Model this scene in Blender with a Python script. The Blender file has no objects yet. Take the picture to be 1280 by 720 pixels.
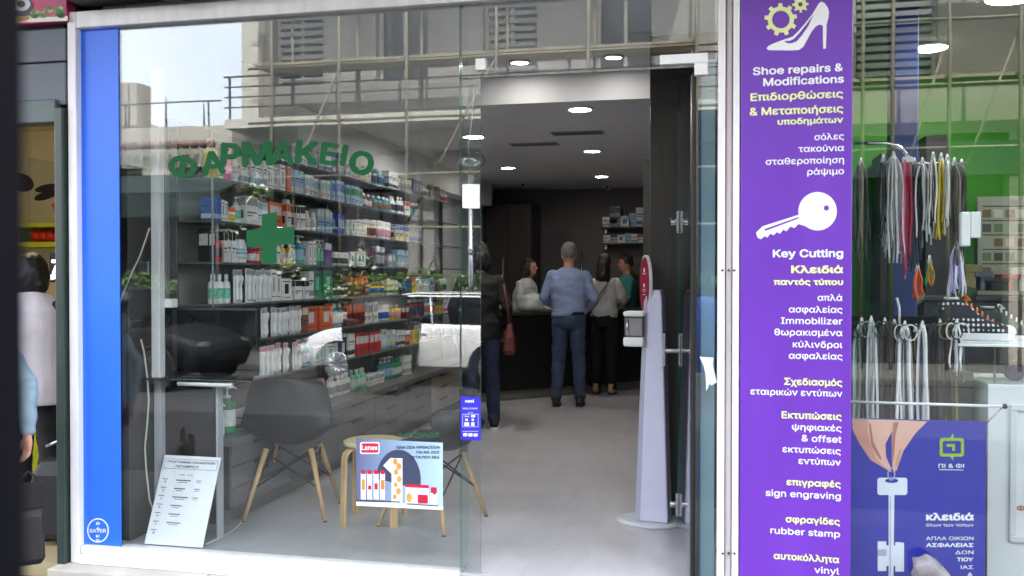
import bpy, bmesh, math, random, os
from mathutils import Vector, Matrix, noise
R = math.radians
random.seed(7)
scn = bpy.context.scene
COL = scn.collection

# ------------------------------------------------------------------ camera, sky, sun, exposure
F_PX = 1150.0; YAW = R(12.6); PITCH = R(-0.75)
CAM = Vector((0.0, -4.21, 1.41))
cd = bpy.data.cameras.new("camera"); cam = bpy.data.objects.new("camera", cd); COL.objects.link(cam)
cd.sensor_width = 36.0; cd.lens = 36.0 * F_PX / 1280.0
cd.clip_start = 0.05; cd.clip_end = 2000.0
cam.location = CAM; cam.rotation_euler = (R(90) + PITCH, 0, YAW)
cd.dof.use_dof = True; cd.dof.focus_distance = 6.0; cd.dof.aperture_fstop = 3.4
scn.camera = cam

SUN_EL = R(56); SUN_AZ = R(25)          # sun stands behind the shop, a little to its right
w = bpy.data.worlds.new("World"); scn.world = w; w.use_nodes = True
nt = w.node_tree; bg = nt.nodes["Background"]
sky = nt.nodes.new("ShaderNodeTexSky"); sky.sky_type = 'NISHITA'; sky.sun_disc = False
sky.sun_elevation = SUN_EL; sky.sun_rotation = SUN_AZ; sky.air_density = 0.9; sky.dust_density = 6.0; sky.ozone_density = 1.0
# thin white cloud over the blue: soft noise on the sky dome
tcw = nt.nodes.new("ShaderNodeTexCoord"); nzw = nt.nodes.new("ShaderNodeTexNoise"); nzw.inputs["Scale"].default_value = 2.2; nzw.inputs["Detail"].default_value = 5
nt.links.new(tcw.outputs["Generated"], nzw.inputs["Vector"])
rpw = nt.nodes.new("ShaderNodeMapRange"); rpw.inputs[1].default_value = 0.3; rpw.inputs[2].default_value = 0.7; rpw.inputs[3].default_value = 0.45; rpw.inputs[4].default_value = 0.9
nt.links.new(nzw.outputs[0], rpw.inputs[0])
mxw = nt.nodes.new("ShaderNodeMixRGB"); mxw.inputs[2].default_value = (5.9, 6.2, 6.7, 1)
nt.links.new(rpw.outputs[0], mxw.inputs[0]); nt.links.new(sky.outputs[0], mxw.inputs[1]); nt.links.new(mxw.outputs[0], bg.inputs[0]); bg.inputs[1].default_value = 0.15
sl = bpy.data.lights.new("sun", 'SUN'); sl.energy = 2.0; sl.angle = R(0.5); sl.color = (1.0, 0.965, 0.91)
so = bpy.data.objects.new("sun", sl); COL.objects.link(so)
sdir = Vector((math.sin(SUN_AZ) * math.cos(SUN_EL), math.cos(SUN_AZ) * math.cos(SUN_EL), math.sin(SUN_EL)))
so.rotation_euler = sdir.to_track_quat('Z', 'Y').to_euler()
vs = scn.view_settings
scn.display_settings.display_device = 'sRGB'
vs.view_transform = 'Standard'; vs.look = 'None'; vs.gamma = 1.0; vs.use_curve_mapping = False
vs.exposure = 3.35
cy = scn.cycles
cy.use_denoising = True; cy.max_bounces = 10; cy.diffuse_bounces = 4; cy.glossy_bounces = 5
cy.transparent_max_bounces = 40; cy.transmission_bounces = 6; cy.sample_clamp_indirect = 6.0
cy.caustics_reflective = False; cy.caustics_refractive = False

# ------------------------------------------------------------------ pixel of the photograph -> point on a plane of the place
_fw = Vector((-math.sin(YAW) * math.cos(PITCH), math.cos(YAW) * math.cos(PITCH), math.sin(PITCH)))
_rt = Vector((math.cos(YAW), math.sin(YAW), 0)); _up = _rt.cross(_fw)
def ray(u, v): return _fw + _rt * ((u - 640) / F_PX) + _up * ((360 - v) / F_PX)
def PY(u, v, y):
    d = ray(u, v); return CAM + d * ((y - CAM.y) / d.y)
def PX(u, v, x):
    d = ray(u, v); return CAM + d * ((x - CAM.x) / d.x)
def PZ(u, v, z):
    d = ray(u, v); return CAM + d * ((z - CAM.z) / d.z)
def MY(u, v, y):                        # where the thing stands that the shop glass mirrors at this pixel (y < 0)
    p = PY(u, v, -y); return Vector((p.x, y, p.z))

# ------------------------------------------------------------------ materials
def lin(c):
    return tuple((x / 255 / 12.92 if x / 255 <= 0.04045 else ((x / 255 + 0.055) / 1.055) ** 2.4) for x in c)
MATS = {}
def M(name, rgb, rough=0.5, metal=0.0, var=0.12, scale=6.0, bump=0.0, bscale=None, emit=0.0, spec=0.5, coat=0.0, stretch=None):
    if name in MATS: return MATS[name]
    m = bpy.data.materials.new(name); m.use_nodes = True; MATS[name] = m
    n = m.node_tree.nodes; l = m.node_tree.links; b = n["Principled BSDF"]
    c = lin(rgb)
    b.inputs["Roughness"].default_value = rough; b.inputs["Metallic"].default_value = metal
    b.inputs["Specular IOR Level"].default_value = spec; b.inputs["Coat Weight"].default_value = coat
    tc = n.new("ShaderNodeTexCoord"); vec = tc.outputs["Object"]
    if stretch:
        mp = n.new("ShaderNodeMapping"); mp.inputs["Scale"].default_value = stretch; l.new(vec, mp.inputs[0]); vec = mp.outputs[0]
    if var > 0:
        nz = n.new("ShaderNodeTexNoise"); nz.inputs["Scale"].default_value = scale; nz.inputs["Detail"].default_value = 5
        l.new(vec, nz.inputs["Vector"])
        rp = n.new("ShaderNodeValToRGB"); l.new(nz.outputs[0], rp.inputs[0])
        rp.color_ramp.elements[0].position = 0.3; rp.color_ramp.elements[1].position = 0.7
        rp.color_ramp.elements[0].color = (*[x * (1 - var) for x in c], 1); rp.color_ramp.elements[1].color = (*[min(0.9, x * (1 + var * 0.7)) for x in c], 1)
        l.new(rp.outputs[0], b.inputs["Base Color"])
        mr = n.new("ShaderNodeMapRange"); l.new(nz.outputs[0], mr.inputs[0])
        mr.inputs[3].default_value = max(0.02, rough - 0.08); mr.inputs[4].default_value = min(1, rough + 0.1)
        if rough >= 0.35: l.new(mr.outputs[0], b.inputs["Roughness"])
    else:
        b.inputs["Base Color"].default_value = (*c, 1)
    if bump > 0:
        nb = n.new("ShaderNodeTexNoise"); nb.inputs["Scale"].default_value = bscale or scale * 4; nb.inputs["Detail"].default_value = 4
        l.new(vec, nb.inputs["Vector"])
        bp = n.new("ShaderNodeBump"); bp.inputs["Strength"].default_value = bump; bp.inputs["Distance"].default_value = 0.01
        l.new(nb.outputs[0], bp.inputs["Height"]); l.new(bp.outputs[0], b.inputs["Normal"])
    if emit > 0:
        b.inputs["Emission Color"].default_value = (*c, 1); b.inputs["Emission Strength"].default_value = emit
    return m
def plain(rgb, rough=0.45, **k): return M("paint_%d_%d_%d_%d" % (*rgb, int(rough * 100)), rgb, rough, var=k.pop("var", 0.06), **k)

def glass(name, f0=0.066, tint=(0.93, 0.955, 0.948), rough=0.0):
    """A sheet of glass: mirrors more towards grazing angles, lets the rest straight through (same rule for every ray)."""
    m = bpy.data.materials.new(name); m.use_nodes = True; MATS[name] = m
    n = m.node_tree.nodes; l = m.node_tree.links; n.clear()
    out = n.new("ShaderNodeOutputMaterial"); mix = n.new("ShaderNodeMixShader")
    tr = n.new("ShaderNodeBsdfTransparent"); tr.inputs[0].default_value = (*tint, 1)
    gl = n.new("ShaderNodeBsdfGlossy"); gl.inputs["Roughness"].default_value = rough; gl.inputs["Color"].default_value = (0.97, 0.98, 1.0, 1)
    ge = n.new("ShaderNodeNewGeometry"); dt = n.new("ShaderNodeVectorMath"); dt.operation = 'DOT_PRODUCT'
    l.new(ge.outputs["Incoming"], dt.inputs[0]); l.new(ge.outputs["Normal"], dt.inputs[1])
    def mth(op, a, b=None):
        k = n.new("ShaderNodeMath"); k.operation = op
        for i, x in enumerate((a, b)):
            if x is None: continue
            if isinstance(x, (int, float)): k.inputs[i].default_value = x
            else: l.new(x, k.inputs[i])
        return k.outputs[0]
    ab = mth('ABSOLUTE', dt.outputs["Value"]); iv = mth('SUBTRACT', 1.0, ab); p5 = mth('POWER', iv, 5.0)
    fr = mth('ADD', mth('MULTIPLY', p5, 1 - f0), f0)
    # float glass is never quite flat: a slow wave bends the mirror image a little
    tc = n.new("ShaderNodeTexCoord"); wz = n.new("ShaderNodeTexNoise"); wz.inputs["Scale"].default_value = 1.3; wz.inputs["Detail"].default_value = 1
    l.new(tc.outputs["Object"], wz.inputs["Vector"])
    bp = n.new("ShaderNodeBump"); bp.inputs["Strength"].default_value = 0.025; bp.inputs["Distance"].default_value = 0.02
    l.new(wz.outputs[0], bp.inputs["Height"]); l.new(bp.outputs[0], gl.inputs["Normal"])
    l.new(fr, mix.inputs[0]); l.new(tr.outputs[0], mix.inputs[1]); l.new(gl.outputs[0], mix.inputs[2]); l.new(mix.outputs[0], out.inputs[0])
    return m
GLASS = glass("window_glass"); GLASS_EDGE = M("glass_edge", (70, 118, 108), 0.15, var=0.1)
CASE = glass("display_glass", 0.03, (0.9, 0.97, 0.94))

# ------------------------------------------------------------------ mesh builder
class MB:
    def __init__(s): s.bm = bmesh.new()
    def face(s, pts, mi=0):
        try: f = s.bm.faces.new([s.bm.verts.new(p) for p in pts])
        except ValueError: return
        f.material_index = mi; return f
    def box(s, lo, hi, mi=0, rz=0.0, piv=None, mat=None):
        lo = Vector(lo); hi = Vector(hi)
        vs_ = [Vector((x, y, z)) for x in (lo.x, hi.x) for y in (lo.y, hi.y) for z in (lo.z, hi.z)]
        if rz:
            c = Vector(piv) if piv is not None else (lo + hi) / 2; m = Matrix.Rotation(rz, 3, 'Z'); vs_ = [c + m @ (v - c) for v in vs_]
        if mat is not None: vs_ = [mat @ v for v in vs_]
        b = [s.bm.verts.new(v) for v in vs_]
        for q in ((0, 1, 3, 2), (4, 6, 7, 5), (0, 4, 5, 1), (2, 3, 7, 6), (0, 2, 6, 4), (1, 5, 7, 3)):
            s.bm.faces.new([b[i] for i in q]).material_index = mi
        return s
    def loft(s, rings, mi=0, caps=True, closed=True, smooth=True):
        rs = [[s.bm.verts.new(p) for p in r] for r in rings]; n = len(rs[0])
        for a, b in zip(rs, rs[1:]):
            for i in range(n if closed else n - 1):
                f = s.bm.faces.new((a[i], a[(i + 1) % n], b[(i + 1) % n], b[i])); f.material_index = mi; f.smooth = smooth
        if caps and closed:
            for r, rev in ((rs[0], True), (rs[-1], False)):
                f = s.bm.faces.new(list(reversed(r)) if rev else r); f.material_index = mi
        return s
    def cyl(s, p0, p1, r0, r1=None, n=12, mi=0, smooth=True, caps=True):
        p0 = Vector(p0); p1 = Vector(p1); r1 = r0 if r1 is None else r1
        d = (p1 - p0).normalized(); a = d.orthogonal().normalized(); b = d.cross(a)
        def ring(p, r): return [p + (a * math.cos(t) + b * math.sin(t)) * r for t in [2 * math.pi * i / n for i in range(n)]]
        return s.loft([ring(p0, r0), ring(p1, r1)], mi, caps, True, smooth)
    def tube(s, pts, r, n=6, mi=0, flat=1.0):
        pts = [Vector(p) for p in pts]; rings = []; a = None
        for i, p in enumerate(pts):
            d = (pts[min(i + 1, len(pts) - 1)] - pts[max(i - 1, 0)])
            d = d.normalized() if d.length > 1e-9 else Vector((0, 0, 1))
            a = d.orthogonal().normalized() if a is None else (a - d * a.dot(d)).normalized()
            b = d.cross(a)
            rr = r[i] if isinstance(r, (list, tuple)) else r
            rings.append([p + a * math.cos(t) * rr + b * math.sin(t) * rr * flat for t in [2 * math.pi * k / n for k in range(n)]])
        return s.loft(rings, mi)
    def lathe(s, prof, c=(0, 0, 0), n=14, mi=0, ax='Z'):
        c = Vector(c); rings = []
        for r, z in prof:
            r = max(r, 1e-4)
            ring = []
            for i in range(n):
                t = 2 * math.pi * i / n; v = Vector((math.cos(t) * r, math.sin(t) * r, z))
                if ax == 'Y': v = Vector((v.x, v.z, -v.y))
                if ax == 'X': v = Vector((v.z, v.y, -v.x))
                ring.append(c + v)
            rings.append(ring)
        return s.loft(rings, mi)
    def ell(s, c, r, n=14, m=8, mi=0, rot=None):
        c = Vector(c); rings = []
        for j in range(m + 1):
            ph = -math.pi / 2 + math.pi * j / m; ring = []
            for i in range(n):
                t = 2 * math.pi * i / n
                v = Vector((math.cos(t) * max(math.cos(ph), 1e-3) * r[0], math.sin(t) * max(math.cos(ph), 1e-3) * r[1], math.sin(ph) * r[2]))
                ring.append(c + (rot @ v if rot else v))
            rings.append(ring)
        return s.loft(rings, mi)
    def cap(s, p0, p1, r0, r1, n=10, mi=0):        # capsule with round ends
        p0 = Vector(p0); p1 = Vector(p1); d = (p1 - p0).normalized()
        pts, rs = [], []
        for k in (-90, -60, -30, 0): pts.append(p0 + d * math.sin(R(k)) * r0); rs.append(max(r0 * math.cos(R(k)), 1e-3))
        for k in (0, 30, 60, 90): pts.append(p1 + d * math.sin(R(k)) * r1); rs.append(max(r1 * math.cos(R(k)), 1e-3))
        return s.tube(pts, rs, n, mi)
    def prism(s, pts, n, depth, mi=0):             # a flat outline (3-D points) given thickness along n
        n = Vector(n) * depth; a = [Vector(p) for p in pts]; b = [p + n for p in a]
        s.face(a, mi); s.face(list(reversed(b)), mi)
        for i in range(len(a)): s.face((a[i], b[i], b[(i + 1) % len(a)], a[(i + 1) % len(a)]), mi)
        return s
    def build(s, name, mats, parent=None, bevel=0.0, seg=2, weld=True):
        if weld: bmesh.ops.remove_doubles(s.bm, verts=s.bm.verts, dist=1e-6)
        bmesh.ops.recalc_face_normals(s.bm, faces=s.bm.faces)
        me = bpy.data.meshes.new(name); s.bm.to_mesh(me); s.bm.free()
        for m in (mats if isinstance(mats, (list, tuple)) else [mats]): me.materials.append(m)
        o = bpy.data.objects.new(name, me); COL.objects.link(o)
        if parent is not None: o.parent = parent; o.matrix_parent_inverse = parent.matrix_basis.inverted()
        if bevel > 0:
            b = o.modifiers.new("bevel", 'BEVEL'); b.width = bevel; b.segments = seg; b.limit_method = 'ANGLE'; b.angle_limit = R(40)
        return o
def box(name, lo, hi, mat, parent=None, bevel=0.004, rz=0.0):
    return MB().box(lo, hi, rz=rz).build(name, mat, parent, bevel)
def tag(o, label=None, cat=None, group=None, kind=None):
    for k, v in (("label", label), ("category", cat), ("group", group), ("kind", kind)):
        if v: o[k] = v
    return o
def thing(name, label, cat, loc=(0, 0, 0), rz=0.0, group=None):
    o = bpy.data.objects.new(name, None); COL.objects.link(o); o.empty_display_size = 0.1
    o.location = loc; o.rotation_euler = (0, 0, rz)
    return tag(o, label, cat, group)
def local(o, parent):                              # a mesh written in its parent's own coordinates
    o.parent = parent; o.matrix_parent_inverse = Matrix(); return o
def copy_tree(o, parent=None):
    c = o.copy(); COL.objects.link(c)
    if parent is not None: c.parent = parent
    for ch in list(o.children): copy_tree(ch, c)
    return c
def struct(o): o["kind"] = "structure"; return o

# a side scene where lettering and fused bodies are worked out without re-evaluating everything else
WORK = bpy.data.scenes.new("work")
def evaluated(o):
    WORK.collection.objects.link(o)
    with bpy.context.temp_override(scene=WORK, view_layer=WORK.view_layers[0]): dg = bpy.context.evaluated_depsgraph_get()
    me = bpy.data.meshes.new_from_object(o.evaluated_get(dg)); bpy.data.objects.remove(o); return me
# ------------------------------------------------------------------ lettering
try: FONT = bpy.data.fonts.load(os.path.join(bpy.utils.system_resource('DATAFILES', path='fonts'), 'Inter.woff2'))
except Exception: FONT = None
from mathutils.geometry import tessellate_polygon
_tv = {}
def text_verts(s, bold=0.0, res=3):
    """Outlines of the letters, filled contour by contour (fonts whose strokes overlap fill cleanly this way)."""
    if (s, res) in _tv: return _tv[(s, res)]
    c = bpy.data.curves.new("text", 'FONT'); c.body = s; c.size = 1.0; c.resolution_u = res; c.fill_mode = 'NONE'
    if FONT: c.font = FONT
    me = evaluated(bpy.data.objects.new("text", c)); bpy.data.curves.remove(c)
    co = [v.co.copy() for v in me.vertices]; nb = {}
    for e in me.edges: i, j = e.vertices; nb.setdefault(i, []).append(j); nb.setdefault(j, []).append(i)
    bpy.data.meshes.remove(me)
    loops, done = [], set()
    for i in sorted(nb):
        if i in done: continue
        lp = [i]; done.add(i); cur = i
        while True:
            nx = [j for j in nb[cur] if j not in done]
            if not nx: break
            cur = min(nx) if len(lp) == 1 else nx[0]; done.add(cur); lp.append(cur)
        if len(lp) >= 3: loops.append(lp)
    def untangle(lp):                           # a stroke outline that crosses itself -> simple outlines
        n = len(lp)
        for i in range(n):
            for j in range(i + 2, n):
                if (i or j < n - 1) and abs(co[lp[i]].x - co[lp[j]].x) < 2e-4 and abs(co[lp[i]].y - co[lp[j]].y) < 2e-4: return untangle(lp[i:j]) + untangle(lp[j:] + lp[:i])
        for i in range(n):
            A, B = co[lp[i]], co[lp[(i + 1) % n]]; x0, x1 = (A.x, B.x) if A.x < B.x else (B.x, A.x); y0, y1 = (A.y, B.y) if A.y < B.y else (B.y, A.y)
            for j in range(i + 2, n if i else n - 1):
                C, D_ = co[lp[j]], co[lp[(j + 1) % n]]
                if max(C.x, D_.x) < x0 or min(C.x, D_.x) > x1 or max(C.y, D_.y) < y0 or min(C.y, D_.y) > y1: continue
                d = (B.x - A.x) * (D_.y - C.y) - (B.y - A.y) * (D_.x - C.x)
                if abs(d) < 1e-12: continue
                t = ((C.x - A.x) * (D_.y - C.y) - (C.y - A.y) * (D_.x - C.x)) / d; u = ((C.x - A.x) * (B.y - A.y) - (C.y - A.y) * (B.x - A.x)) / d
                if 1e-4 < t < 1 - 1e-4 and 1e-4 < u < 1 - 1e-4:
                    co.append(A.lerp(B, t)); x = len(co) - 1
                    return untangle([x] + lp[i + 1:j + 1]) + untangle([x] + lp[j + 1:] + lp[:i + 1])
        return [lp]
    if not s.isascii(): loops = [q for l in loops for q in (untangle(l) if len(l) > 12 else [l])]
    area = lambda lp: sum(co[a].x * co[b].y - co[b].x * co[a].y for a, b in zip(lp, lp[1:] + lp[:1])) / 2
    loops = [l for l in loops if len(l) > 2 and abs(area(l)) > 1e-5]; ar = [area(l) for l in loops]
    if not ar: return [], []
    sg = 1 if max(ar, key=abs) > 0 else -1
    def inside(p, lp):
        r = False
        for a, b in zip(lp, lp[1:] + lp[:1]):
            A, B = co[a], co[b]
            if (A.y > p.y) != (B.y > p.y) and p.x < (B.x - A.x) * (p.y - A.y) / (B.y - A.y) + A.x: r = not r
        return r
    vs_, fs = [], []
    outs = [l for l, q in zip(loops, ar) if q * sg > 0]; holes = [l for l, q in zip(loops, ar) if q * sg <= 0]
    for k, l in enumerate(outs):
        grp = [l] + [[q for q in h if q not in l] for h in holes if abs(area(h)) < abs(area(l)) and sum(inside(co[q], l) for q in h) * 2 > len(h)]; flat = [i for g in grp for i in g]; n0 = len(vs_)
        vs_ += [Vector((co[i].x, co[i].y, (k % 5) * 1.0)) for i in flat]
        fs += [[n0 + q for q in t] for t in tessellate_polygon([[co[i] for i in g] for g in grp])]
    _tv[(s, res)] = (vs_, fs); return vs_, fs
def put_text(mb, s, fn, x0, x1, yb, bold=0.0, mi=0, h=None, rot=0.0, ctr=None, res=3):
    """Letters fitted between x0 and x1 with the baseline at yb, in the plane coordinates that fn(x, y) turns into a point."""
    vs_, fs = text_verts(s, 0.0, res)
    if not vs_: return
    lo = min(v.x for v in vs_) - bold; hi = max(v.x for v in vs_) + bold; k = (x1 - x0) / (hi - lo)
    ky = k if h is None else h / 0.727
    nrm = (fn(x0 + 1, yb) - fn(x0, yb)).cross(fn(x0, yb + 1) - fn(x0, yb)).normalized(); nrm = nrm if nrm.dot(CAM - fn(x0, yb)) > 0 else -nrm
    offs = [(0, 0)] if bold < .003 else [(bold * math.cos(a), bold * math.sin(a)) for a in [2 * math.pi * i / 6 for i in range(6)]]
    for j, (ox, oy) in enumerate(offs):        # bold letters: the outline printed six times a hair apart
        bv = []
        for v in vs_:
            x = x0 + (v.x + ox - lo) * k; y = yb - (v.y + oy) * ky
            if rot:
                dx, dy = x - ctr[0], y - ctr[1]; x = ctr[0] + dx * math.cos(rot) - dy * math.sin(rot); y = ctr[1] + dx * math.sin(rot) + dy * math.cos(rot)
            bv.append(mb.bm.verts.new(fn(x, y) + nrm * (j * .00010 + v.z * .00002)))
        for f in fs:
            try: mb.bm.faces.new([bv[i] for i in f]).material_index = mi
            except ValueError: pass
def on(y): return lambda u, v: PY(u, v, y)
def arcpts(cx, cy_, rx, ry, n=24, a0=0, a1=360):
    return [(cx + rx * math.cos(R(a0 + (a1 - a0) * i / n)), cy_ + ry * math.sin(R(a0 + (a1 - a0) * i / n))) for i in range(n + (1 if a1 - a0 < 360 else 0))]
def shape(mb, pts, fn, mi=0): mb.face([fn(*p) for p in pts], mi)
def ringshape(mb, outer, inner, fn, mi=0):
    n = len(outer)
    for i in range(n): mb.face([fn(*outer[i]), fn(*outer[(i + 1) % n]), fn(*inner[(i + 1) % n]), fn(*inner[i])], mi)
WHITE = plain((238, 238, 240), 0.4); BLACK = plain((18, 18, 19), 0.4); GREY = plain((120, 122, 126), 0.5)
# ================================================================== SETTING: ground, floors, rooms
ASPH = M("asphalt", (50, 50, 52), 0.9, var=0.25, scale=3, bump=0.4, bscale=120)
PAVE = M("paving", (92, 90, 86), 0.8, var=0.15, scale=2, bump=0.2, bscale=40)
def tile_mat(name, rgb, grout, sx, sy, rough=0.25, var=0.1, off=0.0, mortar=0.004):
    m = M(name, rgb, rough, var=var, scale=2.2); n = m.node_tree.nodes; l = m.node_tree.links; b = n["Principled BSDF"]
    br = n.new("ShaderNodeTexBrick"); br.offset = off; br.inputs["Scale"].default_value = 1.0
    br.inputs["Brick Width"].default_value = sx; br.inputs["Row Height"].default_value = sy; br.inputs["Mortar Size"].default_value = mortar
    br.inputs["Mortar"].default_value = (*lin(grout), 1)
    tc = n.new("ShaderNodeTexCoord"); l.new(tc.outputs["Object"], br.inputs["Vector"])
    src = b.inputs["Base Color"].links[0].from_socket
    l.new(src, br.inputs["Color1"])
    mx = n.new("ShaderNodeMixRGB"); mx.blend_type = 'MULTIPLY'; mx.inputs[0].default_value = 1; mx.inputs[2].default_value = (0.93, 0.93, 0.94, 1)
    l.new(src, mx.inputs[1]); l.new(mx.outputs[0], br.inputs["Color2"]); l.new(br.outputs["Color"], b.inputs["Base Color"])
    return m
FLOOR = tile_mat("floor_tile", (188, 186, 191), (172, 171, 175), 0.9, 0.45, 0.30, 0.08, mortar=0.0025)
def mottle(m, amt=.12):
    n = m.node_tree.nodes; l = m.node_tree.links; b = n["Principled BSDF"]; src = b.inputs["Base Color"].links[0].from_socket
    tc = n.new("ShaderNodeTexCoord"); out = src
    for sc_, st in ((3.5, (1, 1, 1)), (14, (1, .3, 1))):
        mp = n.new("ShaderNodeMapping"); mp.inputs["Scale"].default_value = st; l.new(tc.outputs["Object"], mp.inputs[0])
        nz = n.new("ShaderNodeTexNoise"); nz.inputs["Scale"].default_value = sc_; nz.inputs["Detail"].default_value = 8; nz.inputs["Roughness"].default_value = .65; l.new(mp.outputs[0], nz.inputs["Vector"])
        mr = n.new("ShaderNodeMapRange"); l.new(nz.outputs[0], mr.inputs[0]); mr.inputs[1].default_value = .25; mr.inputs[2].default_value = .75; mr.inputs[3].default_value = 1 - amt; mr.inputs[4].default_value = 1 + amt * .5
        mx = n.new("ShaderNodeMixRGB"); mx.blend_type = 'MULTIPLY'; mx.inputs[0].default_value = 1; l.new(out, mx.inputs[1]); l.new(mr.outputs[0], mx.inputs[2]); out = mx.outputs[0]
    l.new(out, b.inputs["Base Color"])
mottle(FLOOR, .11); mottle(PAVE, .3)
struct(MB().box((-400, -400, -0.6), (400, 400, -0.262)).build("road", ASPH))
struct(MB().box((-30, -2.2, -0.262), (30, -0.16, -0.12)).build("pavement", PAVE, bevel=0.02))
struct(MB().box((-40, -13.2, -0.262), (40, -10.6, -0.13)).build("far_pavement", PAVE, bevel=0.02))
WPAINT = plain((235, 235, 233), 0.9)
struct(MB().box((-3.2, -0.02, -0.2), (0.3, 9.3, 0.0)).build("shop_floor", FLOOR))
CEIL = M("ceiling_paint", (222, 222, 222), 0.9, var=0.04)
struct(MB().box((-3.05, 0.1, 2.82), (0.3, 2.02, 2.9)).box((-3.05, 2.02, 2.6), (0.3, 8.3, 2.9)).build("shop_ceiling", CEIL))
LWALL = M("shop_wall_paint", (190, 190, 190), 0.85, var=0.05)
DARKWOOD = M("dark_wood", (46, 42, 41), 0.38, var=0.25, scale=3, stretch=(8, 8, 0.8), bump=0.05)
BACKW = M("back_wall_laminate", (104, 98, 96), 0.5, var=0.12, scale=2)
struct(MB().box((-3.19, 0.1, 0.0), (-3.05, 8.3, 2.9)).build("left_wall", LWALL))
struct(MB().box((-3.19, 8.3, 0.0), (0.3, 8.45, 2.9)).build("back_wall", BACKW))
struct(MB().box((0.12, 0.12, 0.0), (0.3, 8.3, 2.9)).build("right_wall", BACKW))

# the building over the shops (keeps the sun off this side of the street)
STUCCO = M("old_stucco", (150, 145, 135), 0.9, var=0.15, scale=1.2, bump=0.2)
mb = MB(); mb.box((-9, 0.35, 3.1), (9, 10, 9.5)); mb.box((-9, 0.0, 3.35), (9, 0.35, 9.5)); mb.box((-9, 9.5, -0.26), (9, 10, 3.1)); mb.box((-9, 0.0, -0.26), (-6.2, 9.5, 3.1)); mb.box((4.4, 0.0, -0.26), (9, 9.5, 3.1))
mb.box((-3.24, 0.2, -0.2), (-3.195, 9.4, 3.1)); mb.box((0.305, 0.3, -0.2), (0.43, 9.4, 3.1))
mb.box((-9, -1.6, 3.4), (9, -0.002, 3.58))  # unseen overhang, added to shut the upper sky out from the shopfront
tag(mb.build("shop_building", STUCCO), "pale stucco building whose ground floor holds the pharmacy and the key shop", "building")

# ================================================================== PHARMACY SHOPFRONT
ALU = M("white_aluminium", (230, 228, 230), 0.35, var=0.13, scale=5, stretch=(3, 3, .6), bump=.03)
STEEL = M("brushed_steel", (190, 192, 196), 0.25, metal=0.9, var=0.06)
MARBLE = M("worn_marble", (196, 190, 178), 0.5, var=0.2, scale=5, bump=0.1)
zT = 2.69
plinth = MB(); 
for i in range(5):
    x = -3.34 + i * 0.86; plinth.box((x, -0.16, -0.26), (x + 0.855, 0.0, -0.086))
tag(plinth.build("marble_plinth", MARBLE, bevel=0.006), "worn cream marble step under the white pharmacy window frame", "plinth")
sf = thing("shop_window", "tall white framed pharmacy shopfront of clear glass with open doorway", "shopfront")
L0 = PY(97, 400, -0.03).x; Ro = PY(896, 400, -0.03).x
xd0 = PY(601, 400, 0).x; xd1 = PY(869, 400, 0).x; xs = PY(576, 400, 0).x
box("side_frame", (L0 - 0.036, -0.05, -0.085), (L0 + 0.015, 0.05, zT + 0.085), ALU, sf, 0.005)
box("top_frame", (L0 + 0.016, -0.05, zT), (Ro, 0.05, zT + 0.085), ALU, sf, 0.005)
mb = MB(); mb.box((L0 + 0.021, -0.06, -0.085), (xs, 0.05, -0.035)); mb.box((L0 + 0.021, -0.045, -0.0345), (xs, 0.05, 0.005)); mb.build("bottom_frame", ALU, sf, 0.005)
box("door_sill", (xs + 0.002, -0.06, -0.085), (Ro, 0.05, -0.012), STEEL, sf, 0.004)
def pane(name, x0, x1, z0, z1, y=0.0, t=0.008, parent=None):
    mb = MB()
    a, b = y - t / 2, y + t / 2
    mb.face([(x0, a, z0), (x1, a, z0), (x1, a, z1), (x0, a, z1)], 0); mb.face([(x0, b, z0), (x0, b, z1), (x1, b, z1), (x1, b, z0)], 0)
    mb.face([(x0, a, z0), (x0, a, z1), (x0, b, z1), (x0, b, z0)], 1); mb.face([(x1, a, z0), (x1, b, z0), (x1, b, z1), (x1, a, z1)], 1)
    mb.face([(x0, a, z0), (x0, b, z0), (x1, b, z0), (x1, a, z0)], 1); mb.face([(x0, a, z1), (x1, a, z1), (x1, b, z1), (x0, b, z1)], 1)
    return mb.build(name, [GLASS, GLASS_EDGE], parent)
zD = PY(601, 97, 0).z
pane("window_pane", L0 + 0.02, xs - 0.004, 0.004, zT, parent=sf)
pane("side_pane", xs + 0.003, xd0, -0.01, zD - 0.004, parent=sf)
pane("transom_pane", xs + 0.003, Ro, zD, zT, parent=sf)
pane("narrow_pane", xd1 + 0.003, Ro, -0.01, zD - 0.004, parent=sf)
# glass fin that stiffens the joint beside the doorway
mb = MB(); mb.box((xs - 0.005, 0.006, 0.0), (xs + 0.005, 0.12, zT)); mb.build("glass_fin", CASE, sf)
for nm, a, b, c, d in (("patch_clip", 595, 73, 607, 88),):
    p = PY(a, d, -0.012); q = PY(c, b, -0.012); box(nm, (p.x, -0.02, p.z), (q.x, 0.02, q.z), WHITE, sf, 0.003)
# L-shaped door-head patch
p = PY(825, 82, 0); q = PY(885, 67, 0); e = PY(868, 95, 0)
mb = MB(); mb.box((p.x, -0.02, p.z), (q.x, 0.02, q.z)); mb.box((e.x, -0.02, e.z), (q.x, 0.02, p.z - 0.0005)); mb.build("head_patch", WHITE, sf, 0.003)

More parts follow.
